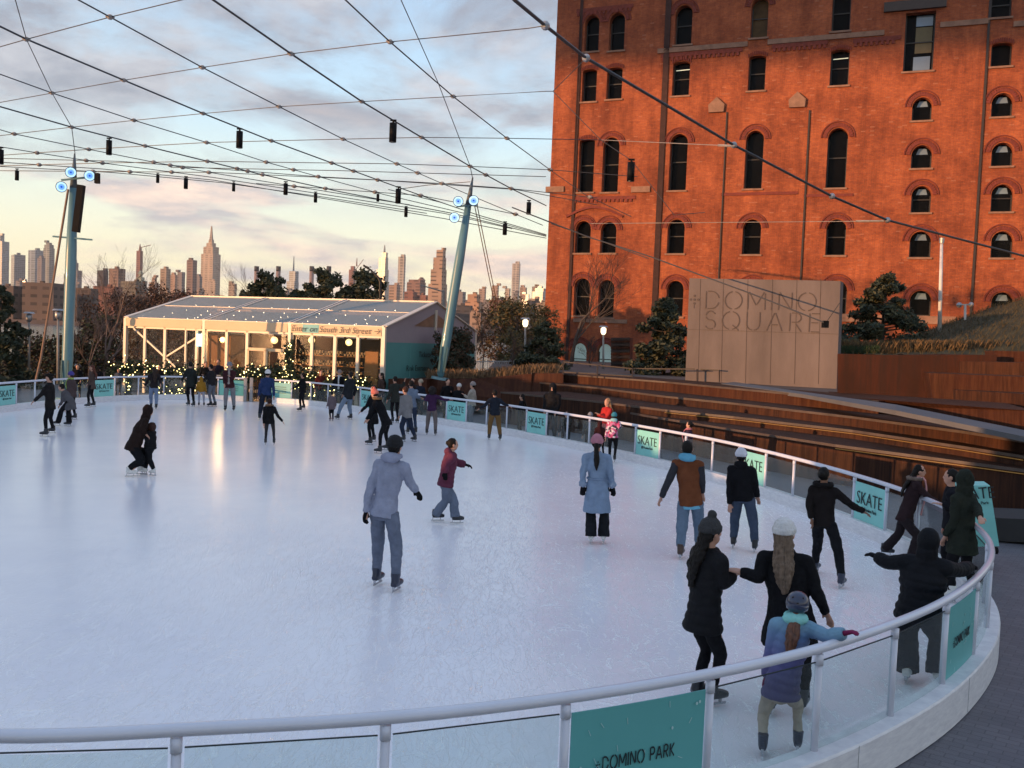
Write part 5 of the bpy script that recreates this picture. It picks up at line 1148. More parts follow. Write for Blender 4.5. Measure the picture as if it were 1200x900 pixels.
# string lights hung in the tent roof
for k, lab in enumerate(('fairy light string zigzag in the left tent bay roof', 'fairy light string zigzag in the middle tent bay roof', 'fairy light string zigzag in the right tent bay roof')):
    rnd = random.Random(90 + k); o = thing('string_light', tp((k + .5) * bw, 2.4, 3.9), lab, 'string light', 'fairy light strings in the tent roof'); wm = MB(); bm_ = MB()
    for j in range(4):
        a, c_ = tp(k * bw + .4 + j * 1.1, .4 + (j % 2) * 1.6, 3.62), tp(k * bw + 1.3 + j * 1.1, 4.0, 4.62); pts = []
        for q in range(13):
            u = q / 12; p = a.lerp(c_, u) - V((0, 0, .25 * math.sin(math.pi * u))); pts.append(p); (bm_.ball(p + V((rnd.gauss(0, .08), 0, rnd.gauss(0, .03))), .022, 6, 4) if q % 2 else 0)
        wm.tube(pts, .005, 3)
    wm.build('wire', framem, o); bm_.build('bulbs', mat('white fairy bulb', (.9, .85, .7), .4, emit=(1, .86, .6), estr=9), o)
hz = mat('far haze air', (1, 1, 1)); hz.node_tree.nodes.clear(); t = hz.node_tree
ho = N(t, 'ShaderNodeOutputMaterial'); hv = N(t, 'ShaderNodeVolumePrincipled', inp={'Color': (.88, .88, .90, 1), 'Density': 0.00005, 'Anisotropy': 0.0}); t.links.new(hv.outputs[0], ho.inputs['Volume'])
MB().box((-6100, -500, GZ - 1), (6100, 7100, 520)).build('haze', hz, kind='stuff')
# black metal railing fence before the tent
o = thing('metal_fence', D(300, 450, 43.9), 'black vertical-bar railing between the tent door and the ice', 'fence'); pm = MB()
for i in range(40): x = 255 + i * 2.4; pm.bar(D(x, 440, 44), D(x, 468, 44), .03, .03, (0, 1, 0))
pm.build('bars', framem, o); MB().bar(D(254, 440, 44), D(352, 440, 44), .05, .05).build('rail', galv, o)
for i, x in enumerate((287, 294)):
    a = D(x, 478, 42.6); MB().bar(V((a.x, a.y, GZ)), V((a.x, a.y, 1.1)), .14, .10, (0, 1, 0)).build('gate_post', galv, label=['left', 'right'][i] + ' grey metal gate post where the ice opens to the tent', cat='gate post')
# ---------------------------------------------------------------- people
CT = {}
def cloth(c, rough=.85, name=None, sheen=True):
    k = name or 'cloth_%.3f_%.3f_%.3f' % tuple(c)
    if k in MC: return MC[k]
    return mat(k, c, rough, .18, 6, .35, 45, spec=.10)
skin = mat('skin', (.50, .27, .19), .55, .06, 5); skin_d = mat('brown skin', (.26, .13, .08), .55, .06, 5)
BLK = (.009, .009, .011); JEAN = (.13, .15, .20)
ctex = bpy.data.textures.new('folds', 'CLOUDS'); ctex.noise_scale = .12; ctex.noise_depth = 2
htex = bpy.data.textures.new('hairfolds', 'CLOUDS'); htex.noise_scale = .05; htex.noise_depth = 2
def finish(o, vox, disp=0.0, it=3, tex=None):
    m = o.modifiers.new('r', 'REMESH'); m.mode = 'VOXEL'; m.voxel_size = vox; m.use_smooth_shade = True
    m = o.modifiers.new('s', 'SMOOTH'); m.factor = .5; m.iterations = it
    if disp:
        m = o.modifiers.new('d', 'DISPLACE'); m.texture = tex or ctex; m.strength = disp; m.mid_level = .5; m.texture_coords = 'LOCAL'
def spline(P_, k=4):
    out = []; n = len(P_)
    for i in range(n - 1):
        p0, p1, p2, p3 = P_[max(0, i - 1)], P_[i], P_[i + 1], P_[min(n - 1, i + 2)]
        for q in range(k):
            u = q / k; out.append(.5 * ((2 * p1) + (p2 - p0) * u + (2 * p0 - 5 * p1 + 4 * p2 - p3) * u * u + (3 * p1 - p0 - 3 * p2 + p3) * u ** 3))
    out.append(P_[-1]); return out
def stube(mb, P_, rad, wide=None, n=12, k=4, puff=0, pf=0.09):
    Q = [V(p) for p in P_]; rr = [V((r[0], r[1], 0)) if isinstance(r, (tuple, list)) else V((r, r, 0)) for r in rad]
    if puff: k = 14
    pts = spline(Q, k); rs = spline(rr, k); acc = 0; R_ = []
    for i, p in enumerate(pts):
        if i: acc += (pts[i] - pts[i - 1]).length
        m_ = 1 + (puff * (abs(math.sin(math.pi * acc / pf)) - .6) if puff else 0)
        R_.append((max(.002, rs[i].x * m_), max(.002, rs[i].y * m_)))
    mb.tube(pts, R_, n, wide=wide)
    return mb
def ik(a, b_, l1, l2, pole):
    d = b_ - a; L_ = d.length
    if L_ > (l1 + l2) * .995: b_ = a + d * ((l1 + l2) * .995 / L_); d = b_ - a; L_ = d.length
    u = d / L_; x = (l1 * l1 - l2 * l2 + L_ * L_) / (2 * L_); h = math.sqrt(max(0, l1 * l1 - x * x)); pl_ = pole - u * pole.dot(u)
    pl_ = pl_.normalized() if pl_.length > 1e-4 else u.orthogonal()
    return a + u * x + pl_ * h, b_
def person(label, feet, top, face=0, hip=None, hl=None, hr_=None, D_=None, jac=BLK, leg=BLK, coat=0, wide=0, puff=0, hat=None, hatc=BLK, pom=False, hair=None, hairc=(.007, .005, .004), hood=None, hoodc=None, skate='black', build=1.0, sk=None, look=None, outside=False, helmet=None, scarf=None, jmat=None, sleeve=None, hem=None, gloves=None, lean=None, seat=False, fur=None, group=None, footz=None, ht=None, belt=None, cuffs=None):
    """feet: two pixels (person's left, right) on the ice, or None with D_ (depth) given."""
    if feet:
        gl_, gr_ = G(*feet[0]), G(*feet[1]); Y = (gl_.y + gr_.y) / 2; base = (gl_ + gr_) / 2
    else:
        Y = D_; p = D(top[0], top[1], Y); Hh0 = 1.7; base = V((p.x, p.y, GZ)); gl_ = gr_ = None
    view = V((base.x, base.y, 0)).normalized(); rt = V((view.y, -view.x, 0))       # screen-away, screen-right
    def at(x, y, dy=0.0): return D(x, y, Y) + view * dy
    T_ = at(*top); Hh = (T_.z - base.z)
    hipz = None
    S_ = ht or max(Hh / (1.0), .6) ; S_ = ht if ht else Hh * 1.01
    s = S_ / 1.75
    fv = view * math.cos(R(face)) + rt * math.sin(R(face)); sv = V((fv.y, -fv.x, 0))     # forward, person's right
    near_ = Y < 13; vox = .0085 * max(.8, s) if near_ else (.014 if Y < 24 else .020)
    up = V((0, 0, 1))
    sole = .075 if feet and skate else .0
    # joints
    hc = T_ - up * .115 * s
    if lean is not None: pass
    if hip: HP = at(*hip)
    else: HP = V((base.x * .55 + T_.x * .45, base.y * .55 + T_.y * .45, base.z + S_ * .525))
    spine = (hc - HP); spu = spine.normalized()
    NK = hc - spu * .17 * s - up * .01 * s
    hips = [HP - sv * .095 * s, HP + sv * .095 * s]
    sh = [NK - spu * .055 * s - sv * .168 * s * build ** .5, NK - spu * .055 * s + sv * .168 * s * build ** .5]
    if gl_ is None: gl_, gr_ = base - sv * .12 * s, base + sv * .12 * s
    ankles = []; knees = []
    for i, g in enumerate((gl_, gr_)):
        an = V((g.x, g.y, base.z if outside else g.z)) + up * (sole + .085 * s); 
        q_ = max(.78, min(1.06, (an - hips[i]).length * 1.012 / (.86 * s))); k_, an = ik(hips[i], an, .44 * s * q_, .42 * s * q_, fv + up * .1 + (sv * (.15 if i else -.15)))
        knees.append(k_); ankles.append(an)
    wr = []; el = []
    for i, h_ in enumerate((hl, hr_)):
        side = -1 if i == 0 else 1
        if h_ is None: tgt = sh[i] - up * .52 * s + sv * side * .10 * s + fv * .06 * s
        elif h_ == 'pocket': tgt = HP + sv * side * .17 * s + fv * .12 * s + up * .05 * s
        elif h_ == 'phone': tgt = NK + fv * .30 * s - up * .18 * s + sv * side * .04 * s
        elif isinstance(h_, V): tgt = h_
        else: tgt = at(h_[0], h_[1], h_[2] if len(h_) > 2 else 0)
        q_ = max(.66, min(1.10, (tgt - sh[i]).length * 1.03 / (.545 * s))) if h_ != 'phone' else .9; e_, w_ = ik(sh[i], tgt, .285 * s * q_, .26 * s * q_, sv * side * .25 - fv * .6 - up * .8)
        el.append(e_); wr.append(w_)
    P = thing('person', V((base.x, base.y, base.z if outside else 0)), label, 'person', group)
    skm = sk or skin
    # body
    B = MB(); w3 = sv
    stube(B, [HP - up * .06 * s, HP + spu * .10 * s, HP.lerp(NK, .55), HP.lerp(NK, .85), NK], [(.13 * s, .10 * s), (.12 * s, .09 * s), (.14 * s, .10 * s), (.16 * s, .09 * s), (.07 * s, .07 * s)], w3)
    stube(B, [NK - spu * .04 * s, NK.lerp(hc, .5), hc], [.058 * s, .052 * s, .05 * s])
    lk = look if look is not None else face
    hf = view * math.cos(R(lk)) + rt * math.sin(R(lk)); hs = V((hf.y, -hf.x, 0)); hu = (up * .75 + spu * .25).normalized(); hf = (hf - hu * hf.dot(hu)).normalized()
    ax = (hs, hf, hu)
    B.ball(hc + hu * .012 * s, (.076 * s, .095 * s, .105 * s), 16, 12, ax); B.ball(hc - hu * .055 * s + hf * .03 * s, (.056 * s, .062 * s, .06 * s), 12, 8, ax)
    B.ball(hc + hf * .095 * s - hu * .012 * s, (.014 * s, .022 * s, .026 * s), 8, 6, ax)
    for q in (-1, 1): B.ball(hc + hs * .077 * s * q - hu * .005 * s, (.014 * s, .024 * s, .032 * s), 6, 5, ax)
    if near_ or Y < 24: B.ball(hc + hf * .088 * s - hu * .052 * s, (.024 * s, .012 * s, .009 * s), 8, 5, ax)
    for i in (0, 1):
        stube(B, [hips[i], knees[i], ankles[i] - up * .02 * s], [.08 * s, .052 * s, .036 * s]); stube(B, [sh[i], el[i], wr[i]], [.048 * s, .038 * s, .026 * s])
        B.tube([NK - spu * .04 * s, sh[i]], [.055 * s, .05 * s], 10)
        # hand: palm, four fingers, thumb from the side
        fd = (wr[i] - el[i]).normalized(); side = -1 if i == 0 else 1
        across = fd.cross(up); across = across.normalized() if across.length > .2 else fd.cross(fv).normalized(); pn = across.cross(fd).normalized()
        if pn.z > 0: pn = -pn
        if i == 0: pass
        pc = wr[i] + fd * .045 * s
        B.tube([wr[i] - fd * .01 * s, wr[i] + fd * .05 * s, wr[i] + fd * .09 * s], [(.026 * s, .018 * s), (.038 * s, .017 * s), (.036 * s, .014 * s)], 10, wide=across)
        if gloves: continue
        if vox < .015:
            for q, ln in ((-1.5, .062), (-.5, .074), (.5, .078), (1.5, .068)):
                f0 = wr[i] + fd * .085 * s + across * .0215 * q * s; f1 = f0 + fd * ln * .5 * s + pn * .006 * s; f2 = f1 + (fd * .75 + pn * .65).normalized() * ln * .5 * s
                B.tube([f0, f1, f2], [.010 * s, .0098 * s, .0085 * s], 7)
            tb = wr[i] + fd * .02 * s - across * .030 * s * side; B.tube([tb, tb + (fd * .7 - across * side * .7).normalized() * .035 * s, tb + (fd * .95 - across * side * .45 + pn * .3).normalized() * .065 * s], [.014 * s, .0115 * s, .009 * s], 7)
        else: B.tube([wr[i] + fd * .085 * s, wr[i] + fd * .13 * s + pn * .01 * s, wr[i] + fd * .15 * s + pn * .035 * s], [(.036 * s, .013 * s), (.034 * s, .012 * s), (.028 * s, .01 * s)], 8, wide=across); B.tube([wr[i] + fd * .03 * s, wr[i] + fd * .08 * s - across * .05 * s * side], [.014 * s, .010 * s], 6)
    o = B.build('body', skm, P, True); finish(o, .0075 if near_ else vox, 0, 2)
    if Y < 24 and not (hood == 'up' and abs((lk % 360) - 0) < 60):
        for q in (-1, 1): MB().ball(hc + hf * .088 * s + hs * .03 * s * q + hu * .012 * s, (.011 * s, .006 * s, .006 * s), 8, 5, ax).build('eye', mat('eye', (.02, .015, .01), .2), P, True)
    if gloves:
        for i in (0, 1):
            g_ = MB(); fd = (wr[i] - el[i]).normalized(); side = -1 if i == 0 else 1; across = fd.cross(up).normalized(); pn = across.cross(fd).normalized(); pn = -pn if pn.z > 0 else pn
            g_.tube([wr[i] - fd * .04 * s, wr[i], wr[i] + fd * .05 * s, wr[i] + fd * .09 * s], [(.040 * s, .036 * s), (.034 * s, .028 * s), (.044 * s, .024 * s), (.042 * s, .021 * s)], 10, wide=across)
            for q, ln in ((-1.5, .062), (-.5, .074), (.5, .078), (1.5, .068)):
                f0 = wr[i] + fd * .08 * s + across * .0225 * q * s; f1 = f0 + fd * ln * .5 * s + pn * .012 * s; f2 = f1 + (fd * .55 + pn * .85).normalized() * ln * .5 * s; g_.tube([f0, f1, f2], [.0135 * s, .013 * s, .0105 * s], 7)
            tb = wr[i] + fd * .02 * s - across * .030 * s * side; g_.tube([tb, tb + (fd * .7 - across * side * .7).normalized() * .035 * s, tb + (fd * .9 - across * side * .45 + pn * .4).normalized() * .065 * s], [.018 * s, .0155 * s, .012 * s], 7)
            o = g_.build('glove', cloth(gloves), P, True); finish(o, min(vox, .009), 0, 1)
    # trousers
    T2 = MB(); lr = (.088, .062, .046) if not wide else (.094, .080, .094 if wide == 1 else .058); bl = build
    stube(T2, [HP + spu * .11 * s, HP, HP - up * .09 * s], [(.135 * s * bl, .11 * s * bl), (.145 * s * bl, .115 * s * bl), (.115 * s * bl, .095 * s)], w3)
    for i in (0, 1):
        hp = hips[i] - up * .0; dn = ankles[i] - up * (.04 * s if wide == 1 else (-.03 if wide else .0) * s); md = knees[i].lerp(dn, .5)
        stube(T2, [hp, hp.lerp(knees[i], .5), knees[i], md, dn], [lr[0] * s * bl, (lr[0] * .55 + lr[1] * .45) * s * bl, lr[1] * s * bl, (lr[1] * .45 + lr[2] * .55) * s * bl, lr[2] * s * bl])
    o = T2.build('trousers', cloth(leg), P, True); finish(o, vox, .034 * s if Y < 24 else .015 * s)
    # jacket
    J = MB(); ex = .014 + (.016 if puff else 0); pw = .075 if puff else 0; pf_ = .085 * s
    low = -.03 - coat
    chain = []; rads = []
    if coat:
        kn = (knees[0] + knees[1]) / 2; dirn = (HP - NK).normalized(); dl = (-up * .8 + dirn * .2)
        for u in (1.0, .55, .15): chain.append(HP + dl * coat * u * s); rads.append(((.165 + .05 * u * coat / .4 + ex) * s * bl, (.14 + .045 * u * coat / .4 + ex) * s * bl))
    else: chain.append(HP - spu * .05 * s); rads.append(((.158 + ex) * s * bl, (.130 + ex) * s * bl))
    chain += [HP + spu * .06 * s, HP.lerp(NK, .38), HP.lerp(NK, .62), HP.lerp(NK, .86), NK + spu * .005 * s, NK + spu * .05 * s]
    rads += [((.150 + ex) * s * bl, (.124 + ex) * s * bl), ((.132 + ex) * s * bl, (.11 + ex) * s * bl), ((.152 + ex) * s * bl, (.12 + ex) * s * bl), ((.148 + ex) * s * bl ** .5, (.10 + ex) * s), ((.09 + ex) * s, (.08 + ex) * s), ((.058 + ex * .6) * s, (.058 + ex * .6) * s)]
    stube(J, chain, rads, w3, 20, puff=pw, pf=pf_)
    A_ = J if not sleeve else MB()
    for i in (0, 1):
        J.tube([NK - spu * .05 * s, sh[i]], [(.07 + ex) * s, (.062 + ex) * s], 12); J.ball(sh[i], (.058 + ex) * s, 12, 8)
        fd = (wr[i] - el[i]).normalized()
        stube(A_, [sh[i], sh[i].lerp(el[i], .5), el[i], el[i].lerp(wr[i], .55), wr[i] - fd * .005], [(.058 + ex) * s, (.050 + ex) * s, (.044 + ex) * s, ((.046 if puff else .038) + ex) * s, ((.044 if puff else .036) + ex * .6) * s], n=12, puff=pw * .5, pf=pf_)
    if hood == 'down':
        J.ball(NK - fv * .075 * s + spu * .05 * s, (.13 * s, .07 * s, .075 * s), 12, 8, (sv, fv, spu)) if not hoodc else None
    if hood == 'up':
        J.ball(hc - hf * .018 * s + hu * .018 * s, (.112 * s, .118 * s, .142 * s), 14, 10, ax); J.tube([NK, hc - hu * .05 * s - hf * .03 * s], [.11 * s, .10 * s], 12)
    o = J.build('jacket', jmat or cloth(jac, .7 if puff else .9, name=('puffer_%.3f_%.3f_%.3f' % tuple(jac)) if puff else None), P, True); finish(o, vox, (.014 if puff else .036) * s, 2 if puff else 3)
    if sleeve: o2 = A_.build('sleeves', cloth(sleeve), P, True); finish(o2, vox, .02 * s)
    if hem: h2 = MB(); stube(h2, [HP - spu * .10 * s, HP - spu * .0 * s, HP + spu * .05 * s], [(.165 * s, .135 * s)] * 3, w3, 16); o2 = h2.build('shirt_hem', cloth(hem), P, True); finish(o2, vox, .02 * s)
    if hood == 'down' and hoodc:
        h2 = MB().ball(NK - fv * .07 * s + spu * .06 * s, (.135 * s, .085 * s, .07 * s), 12, 8, (sv, fv, spu)); ring_ = [NK + spu * .07 * s + sv * .10 * s * math.cos(a * .785) + fv * .09 * s * math.sin(a * .785) for a in range(8)]; h2.tube(ring_, .027 * s, 8, closed=True)
        o2 = h2.build('hood', cloth(hoodc), P, True); finish(o2, vox, .02 * s)
    if fur:
        fm_ = MB(); cc = (hc - hf * .0 + hu * .01) if hood == 'up' else (NK - fv * .04 * s + spu * .05 * s); rr_ = [cc + (hf * .05 * s if hood == 'up' else V((0, 0, 0))) + (sv * .13 * s * math.cos(a * .524) + (hu if hood == 'up' else fv) * .12 * s * math.sin(a * .524)) for a in range(12)]
        fm_.tube(rr_, .036 * s, 8, closed=True); o2 = fm_.build('fur_trim', cloth(fur), P, True); finish(o2, vox, .03 * s, 1, htex)
    # hair / hats
    if hood != 'up':
        if hat != 'helmet':
            hm = MB(); hm.ball(hc - hf * .018 * s + hu * .022 * s, (.086 * s, .096 * s, .108 * s), 14, 10, ax)
            if hair in ('long', 'pony'):
                L_ = .46 if hair == 'long' else .36
                if hair == 'long':
                    stube(hm, [hc - hf * .05 * s + hu * .02 * s, NK - fv * .10 * s + spu * .03 * s, NK - fv * .165 * s - spu * .12 * s, NK - fv * .17 * s - spu * (L_ - .14) * s], [(.085 * s, .055 * s), (.09 * s, .045 * s), (.088 * s, .035 * s), (.03 * s, .015 * s)], w3, 14)
                else: stube(hm, [hc - hf * .09 * s, NK - fv * .14 * s + spu * .05 * s, NK - fv * .165 * s - spu * .10 * s, NK - fv * .16 * s - spu * (L_ - .12) * s], [.035 * s, .04 * s, .045 * s, .012 * s])
            if hair == 'bun': hm.ball(hc - hf * .10 * s + hu * .03 * s, .045 * s, 10, 8)
            if hair == 'curly': hm.ball(hc - hf * .03 * s - hu * .03 * s, (.15 * s, .14 * s, .16 * s), 12, 8, ax)
            # cut away from the face: shift back
            hmm = mat('hair_%.3f_%.3f' % (hairc[0], hairc[1]), hairc, .6, .5, 1, .6, 1, spec=.2, stretch=(60, 60, 5))
            o = hm.build('hair', hmm, P, True); finish(o, min(vox, .011), (.035 if hair in ('long', 'curly') else .018) * s, 1, htex)
    if hat == 'beanie':
        b_ = MB(); b_.ball(hc + hu * .050 * s - hf * .012 * s, (.098 * s, .108 * s, .108 * s), 16, 10, ax); b_.tube([hc + hu * .018 * s - hf * .012 * s, hc + hu * .065 * s - hf * .014 * s], [(.104 * s, .115 * s), (.106 * s, .116 * s)], 20, wide=hs)
        if pom: b_.ball(hc + hu * .17 * s, .045 * s, 10, 8)
        o = b_.build('beanie', mat('knit_%.3f_%.3f_%.3f' % tuple(hatc), hatc, .95, .2, 8, .9, 55, stretch=(1, 1, .4)), P, True); finish(o, min(vox, .011), .008 * s, 1, htex)
    elif hat == 'cap':
        b_ = MB(); b_.ball(hc + hu * .075 * s - hf * .0 * s, (.105 * s, .125 * s, .055 * s), 14, 8, ax); b_.ball(hc + hu * .062 * s + hf * .11 * s, (.07 * s, .06 * s, .012 * s), 10, 6, ax)
        o = b_.build('flat_cap', cloth(hatc), P, True)
    elif hat == 'helmet':
        hm = MB().ball(hc + hu * .035 * s - hf * .01 * s, (.118 * s, .135 * s, .122 * s), 24, 16, ax); hm.tube([hc - hu * .035 * s - hf * .02 * s, hc + hu * .02 * s - hf * .012 * s], [(.106 * s, .118 * s), (.119 * s, .135 * s)], 24, wide=hs)
        o = hm.build('helmet', mat('navy helmet', (.02, .028, .065), .28, .1, 3, coat=.5), P, True)
        vt = MB()
        for q in (-.05, .05): vt.ball(hc + hu * .10 * s - hf * .098 * s + hs * q * s, (.010 * s, .012 * s, .018 * s), 6, 5, ax)
        vt.ball(hc + hu * .06 * s - hf * .14 * s, (.014 * s, .006 * s, .007 * s), 6, 5, ax)
        vt.build('vents', blackm, P)
        hm = MB(); stube(hm, [hc - hu * .04 * s - hf * .06 * s, NK - fv * .115 * s + spu * .03 * s, NK - fv * .17 * s - spu * .12 * s, NK - fv * .17 * s - spu * .33 * s], [(.035 * s, .03 * s), (.06 * s, .035 * s), (.07 * s, .035 * s), (.035 * s, .02 * s)], w3, 12)
        o = hm.build('hair', mat('auburn hair', (.12, .045, .022), .45, .6, 1, .8, 1, stretch=(60, 60, 4)), P, True); finish(o, .009, .03 * s, 1, htex)
    if scarf:
        m_ = MB(); rr_ = [NK + spu * .06 * s + sv * .085 * s * math.cos(a * .785) + fv * .085 * s * math.sin(a * .785) for a in range(8)]; m_.tube(rr_, .032 * s, 8, closed=True)
        stube(m_, [NK + fv * .13 * s + spu * .03 * s, NK + fv * .20 * s - spu * .15 * s, NK + fv * .15 * s - up * .35 * s, NK + fv * .10 * s - up * .62 * s], [(.045 * s, .02 * s), (.04 * s, .018 * s), (.045 * s, .016 * s), (.06 * s, .015 * s)], w3)
        o = m_.build('scarf', cloth(scarf), P, True); finish(o, vox, .01)
    if belt:
        m_ = MB(); m_.tube([HP + spu * .135 * s + sv * .158 * s * math.cos(a * .5236) + fv * .132 * s * math.sin(a * .5236) for a in range(12)], .02 * s, 8, closed=True); m_.build('belt', cloth(belt), P, True)
    if cuffs:
        for i in (0, 1): m_ = MB().ball(wr[i] - (wr[i] - el[i]).normalized() * .05 * s, (.068 * s,) * 3, 12, 8); o = m_.build('fur_cuff', cloth(cuffs), P, True); finish(o, vox, .03 * s, 1, htex)
    # skates / shoes
    for i in (0, 1):
        a = ankles[i]; kf = (fv + (V((0, 0, 0)))).normalized(); tilt = 0
        kb = MB(); g0 = a - up * .085 * s
        kb.tube([a + up * .075 * s, a + up * .0, g0 + up * .03 * s - kf * .01], [(.058 * s, .064 * s), (.052 * s, .064 * s), (.048 * s, .064 * s)], 12, wide=sv)
        stube(kb, [g0 + up * .03 * s - kf * .06 * s, g0 + up * .042 * s + kf * .02 * s, g0 + up * .036 * s + kf * .11 * s, g0 + up * .026 * s + kf * .175 * s], [(.040 * s, .040 * s), (.048 * s, .054 * s), (.052 * s, .044 * s), (.034 * s, .030 * s)], w3)
        cs = {'black': (.012, .013, .018), 'white': (.68, .66, .62), 'navy': (.02, .025, .05), 'pink': (.08, .035, .05), 'shoe': (.03, .025, .022), 'brown': (.06, .03, .02)}[skate or 'shoe']
        bo = kb.build('ice_skate' if (feet and skate != 'shoe') else 'shoe', mat('boot_%s' % skate, cs, .35, .15, 5, coat=.15), P, True); finish(bo, min(vox, .012), 0, 1)
        if feet and skate != 'shoe':
            bb = MB().bar(g0 - up * .052 + up * .0 - kf * .085 * s, g0 - up * .052 + kf * .165 * s, .005, .022); bb.bar(g0 - kf * .05 * s + up * .02, g0 - kf * .05 * s - up * .045, .03 * s, .012, fv); bb.bar(g0 + kf * .10 * s + up * .015, g0 + kf * .10 * s - up * .045, .04 * s, .012, fv)
            bb.build('blade', mat('blade steel', (.5, .5, .52), .25, metal=.8), bo)
            if near_ or Y < 24:
                lc_ = MB()
                for q in range(3): lc_.bar(g0 + up * (.075 + .022 * q) * s + kf * (.075 - .022 * q) * s - sv * .025 * s, g0 + up * (.075 + .022 * q) * s + kf * (.075 - .022 * q) * s + sv * .025 * s, .006, .006)
                lc_.build('laces', mat('laces', (.5, .5, .5), .8), bo)
    return P

def grad_mat(name, stops, axis=2, z0=0, z1=1, base=.6):
    m = mat(name, (.1, .1, .1), base, .1, 6, .25, 40); t = m.node_tree; b = t.nodes['Principled BSDF']
    tcn = N(t, 'ShaderNodeTexCoord'); sx_ = N(t, 'ShaderNodeSeparateXYZ'); t.links.new(tcn.outputs['Object'], sx_.inputs[0]); mr = N(t, 'ShaderNodeMapRange', inp={'From Min': z0, 'From Max': z1}); t.links.new(sx_.outputs[axis], mr.inputs[0])
    rp = N(t, 'ShaderNodeValToRGB'); e_ = rp.color_ramp.elements; e_[0].position = stops[0][0]; e_[0].color = (*stops[0][1], 1); e_[1].position = stops[-1][0]; e_[1].color = (*stops[-1][1], 1)
    for p_, c_ in stops[1:-1]: e2 = e_.new(p_); e2.color = (*c_, 1)
    t.links.new(mr.outputs[0], rp.inputs[0]); t.links.new(rp.outputs[0], b.inputs['Base Color']); return m
def spot_mat(name, cols, scale):
    m = mat(name, (.1, .1, .1), .7); t = m.node_tree; b = t.nodes['Principled BSDF']; tcn = N(t, 'ShaderNodeTexCoord'); vo = N(t, 'ShaderNodeTexVoronoi', inp={'Scale': scale}); t.links.new(tcn.outputs['Object'], vo.inputs['Vector'])
    sx_ = N(t, 'ShaderNodeSeparateColor'); t.links.new(vo.outputs['Color'], sx_.inputs[0]); rp = N(t, 'ShaderNodeValToRGB'); rp.color_ramp.interpolation = 'CONSTANT'; e_ = rp.color_ramp.elements
    e_[0].color = (*cols[0], 1); e_[0].position = 0; e_[1].color = (*cols[1], 1); e_[1].position = 1 / len(cols)
    for i, c_ in enumerate(cols[2:]): q = e_.new((i + 2) / len(cols)); q.color = (*c_, 1)
    t.links.new(sx_.outputs[0], rp.inputs[0]); t.links.new(rp.outputs[0], b.inputs['Base Color']); return m

p_ = person
# --- on the ice, near to far
p_('child in navy helmet and mint to purple padded jacket holding the near handrail', [(893, 888), (934, 884)], (935, 697), 0, hip=(915, 812), hl=(898, 800, .12), hr_=G(990, 742, 1.12), jmat=grad_mat('mint purple quilt', [(0, (.045, .035, .12)), (.45, (.085, .085, .24)), (.8, (.11, .19, .34)), (1, (.15, .30, .42))], 2, .60, 1.12), puff=1, coat=.04, leg=(.38, .31, .25), hat='helmet', skate='navy', gloves=(.18, .02, .07), hood='down', hoodc=(.25, .58, .55), build=1.02)
p_('woman in white beanie with long light brown hair and black coat holding another hand', [(903, 838), (940, 836)], (920, 611), 8, hip=(926, 722), hl=(866, 672, .05), hr_=(968, 716, -.05), coat=.26, hat='beanie', hatc=(.62, .61, .60), hair='long', hairc=(.15, .105, .075), build=1.2, gloves=None, skate='black')
p_('woman in dark grey pompom beanie and long black padded coat seen from the side', [(817, 822), (833, 828)], (834, 610), 55, hip=(824, 726), hl=(853, 672, .15), hr_=(858, 674, -.02), coat=.10, puff=1, hat='beanie', hatc=(.035, .035, .037), pom=True, hair='long', skate='black', jac=(.012, .012, .014))
p_('person in black hooded padded jacket leaning with both arms out onto the curved rail', [(1062, 800), (1098, 803)], (1089, 623), 8, hip=(1076, 722), hl=(1024, 662, .42), hr_=G(1146, 664, 1.12), puff=1, hood='up', wide=1, build=1.28, jac=(.010, .011, .014), leg=(.012, .014, .018), skate='white', ht=1.70, gloves=BLK)
p_('person in dark green hooded parka gripping the rail bend', [(1114, 706), (1140, 702)], (1130, 553), 300, hip=(1128, 632), hl=(1108, 628, .0), hr_=G(1156, 622, 1.12), hood='up', coat=.18, jac=(.022, .026, .020), build=1.12, skate='white')
p_('person in black jacket with red lining facing the woman with the pink scarf', [(1108, 690), (1125, 684)], (1115, 550), 270, hl=(1104, 590, -.1), coat=.06, jac=(.012, .012, .016), hair='short', skate='black', hem=(.30, .02, .03))
p_('woman in dark maroon jacket with pink scarf leaning forward at the rail bend', [(1036, 652), (1068, 660)], (1078, 545), 85, hip=(1060, 608), hl=(1102, 591, .1), hr_=(1104, 594, -.1), jac=(.028, .016, .018), leg=(.022, .016, .018), wide=1, hair='long', hood='down', fur=(.16, .12, .10), scarf=(.62, .32, .32), coat=.04)
p_('person all in black reaching out an open bare hand beside the barrier', [(955, 672), (985, 690)], (966, 548), 18, hip=(966, 612), hl=(951, 608, 0), hr_=(1016, 603, .05), jac=(.014, .011, .011), leg=(.010, .010, .012), wide=2, hair='bun', fur=(.012, .010, .010), skate='navy', sk=skin_d)
p_('man in white beanie, black hooded jacket and blue jeans seen from behind', [(859, 643), (884, 648)], (869, 527), 5, hl=(855, 592, 0), hr_=(888, 582, 0), leg=(.055, .075, .115), hat='beanie', hatc=(.60, .60, .66), hood='down', wide=2, skate='black', build=1.1)
p_('man in rust-backed jacket with grey sleeves and light blue hood', [(797, 655), (818, 650)], (806, 517), 8, hip=(809, 588), hl=(775, 583, .05), hr_=(823, 578, .05), jac=(.15, .05, .022), sleeve=(.035, .035, .042), hem=(.16, .42, .58), leg=(.125, .175, .24), hood='down', hoodc=(.12, .36, .52), hair='short', wide=2, skate='brown', build=1.08)
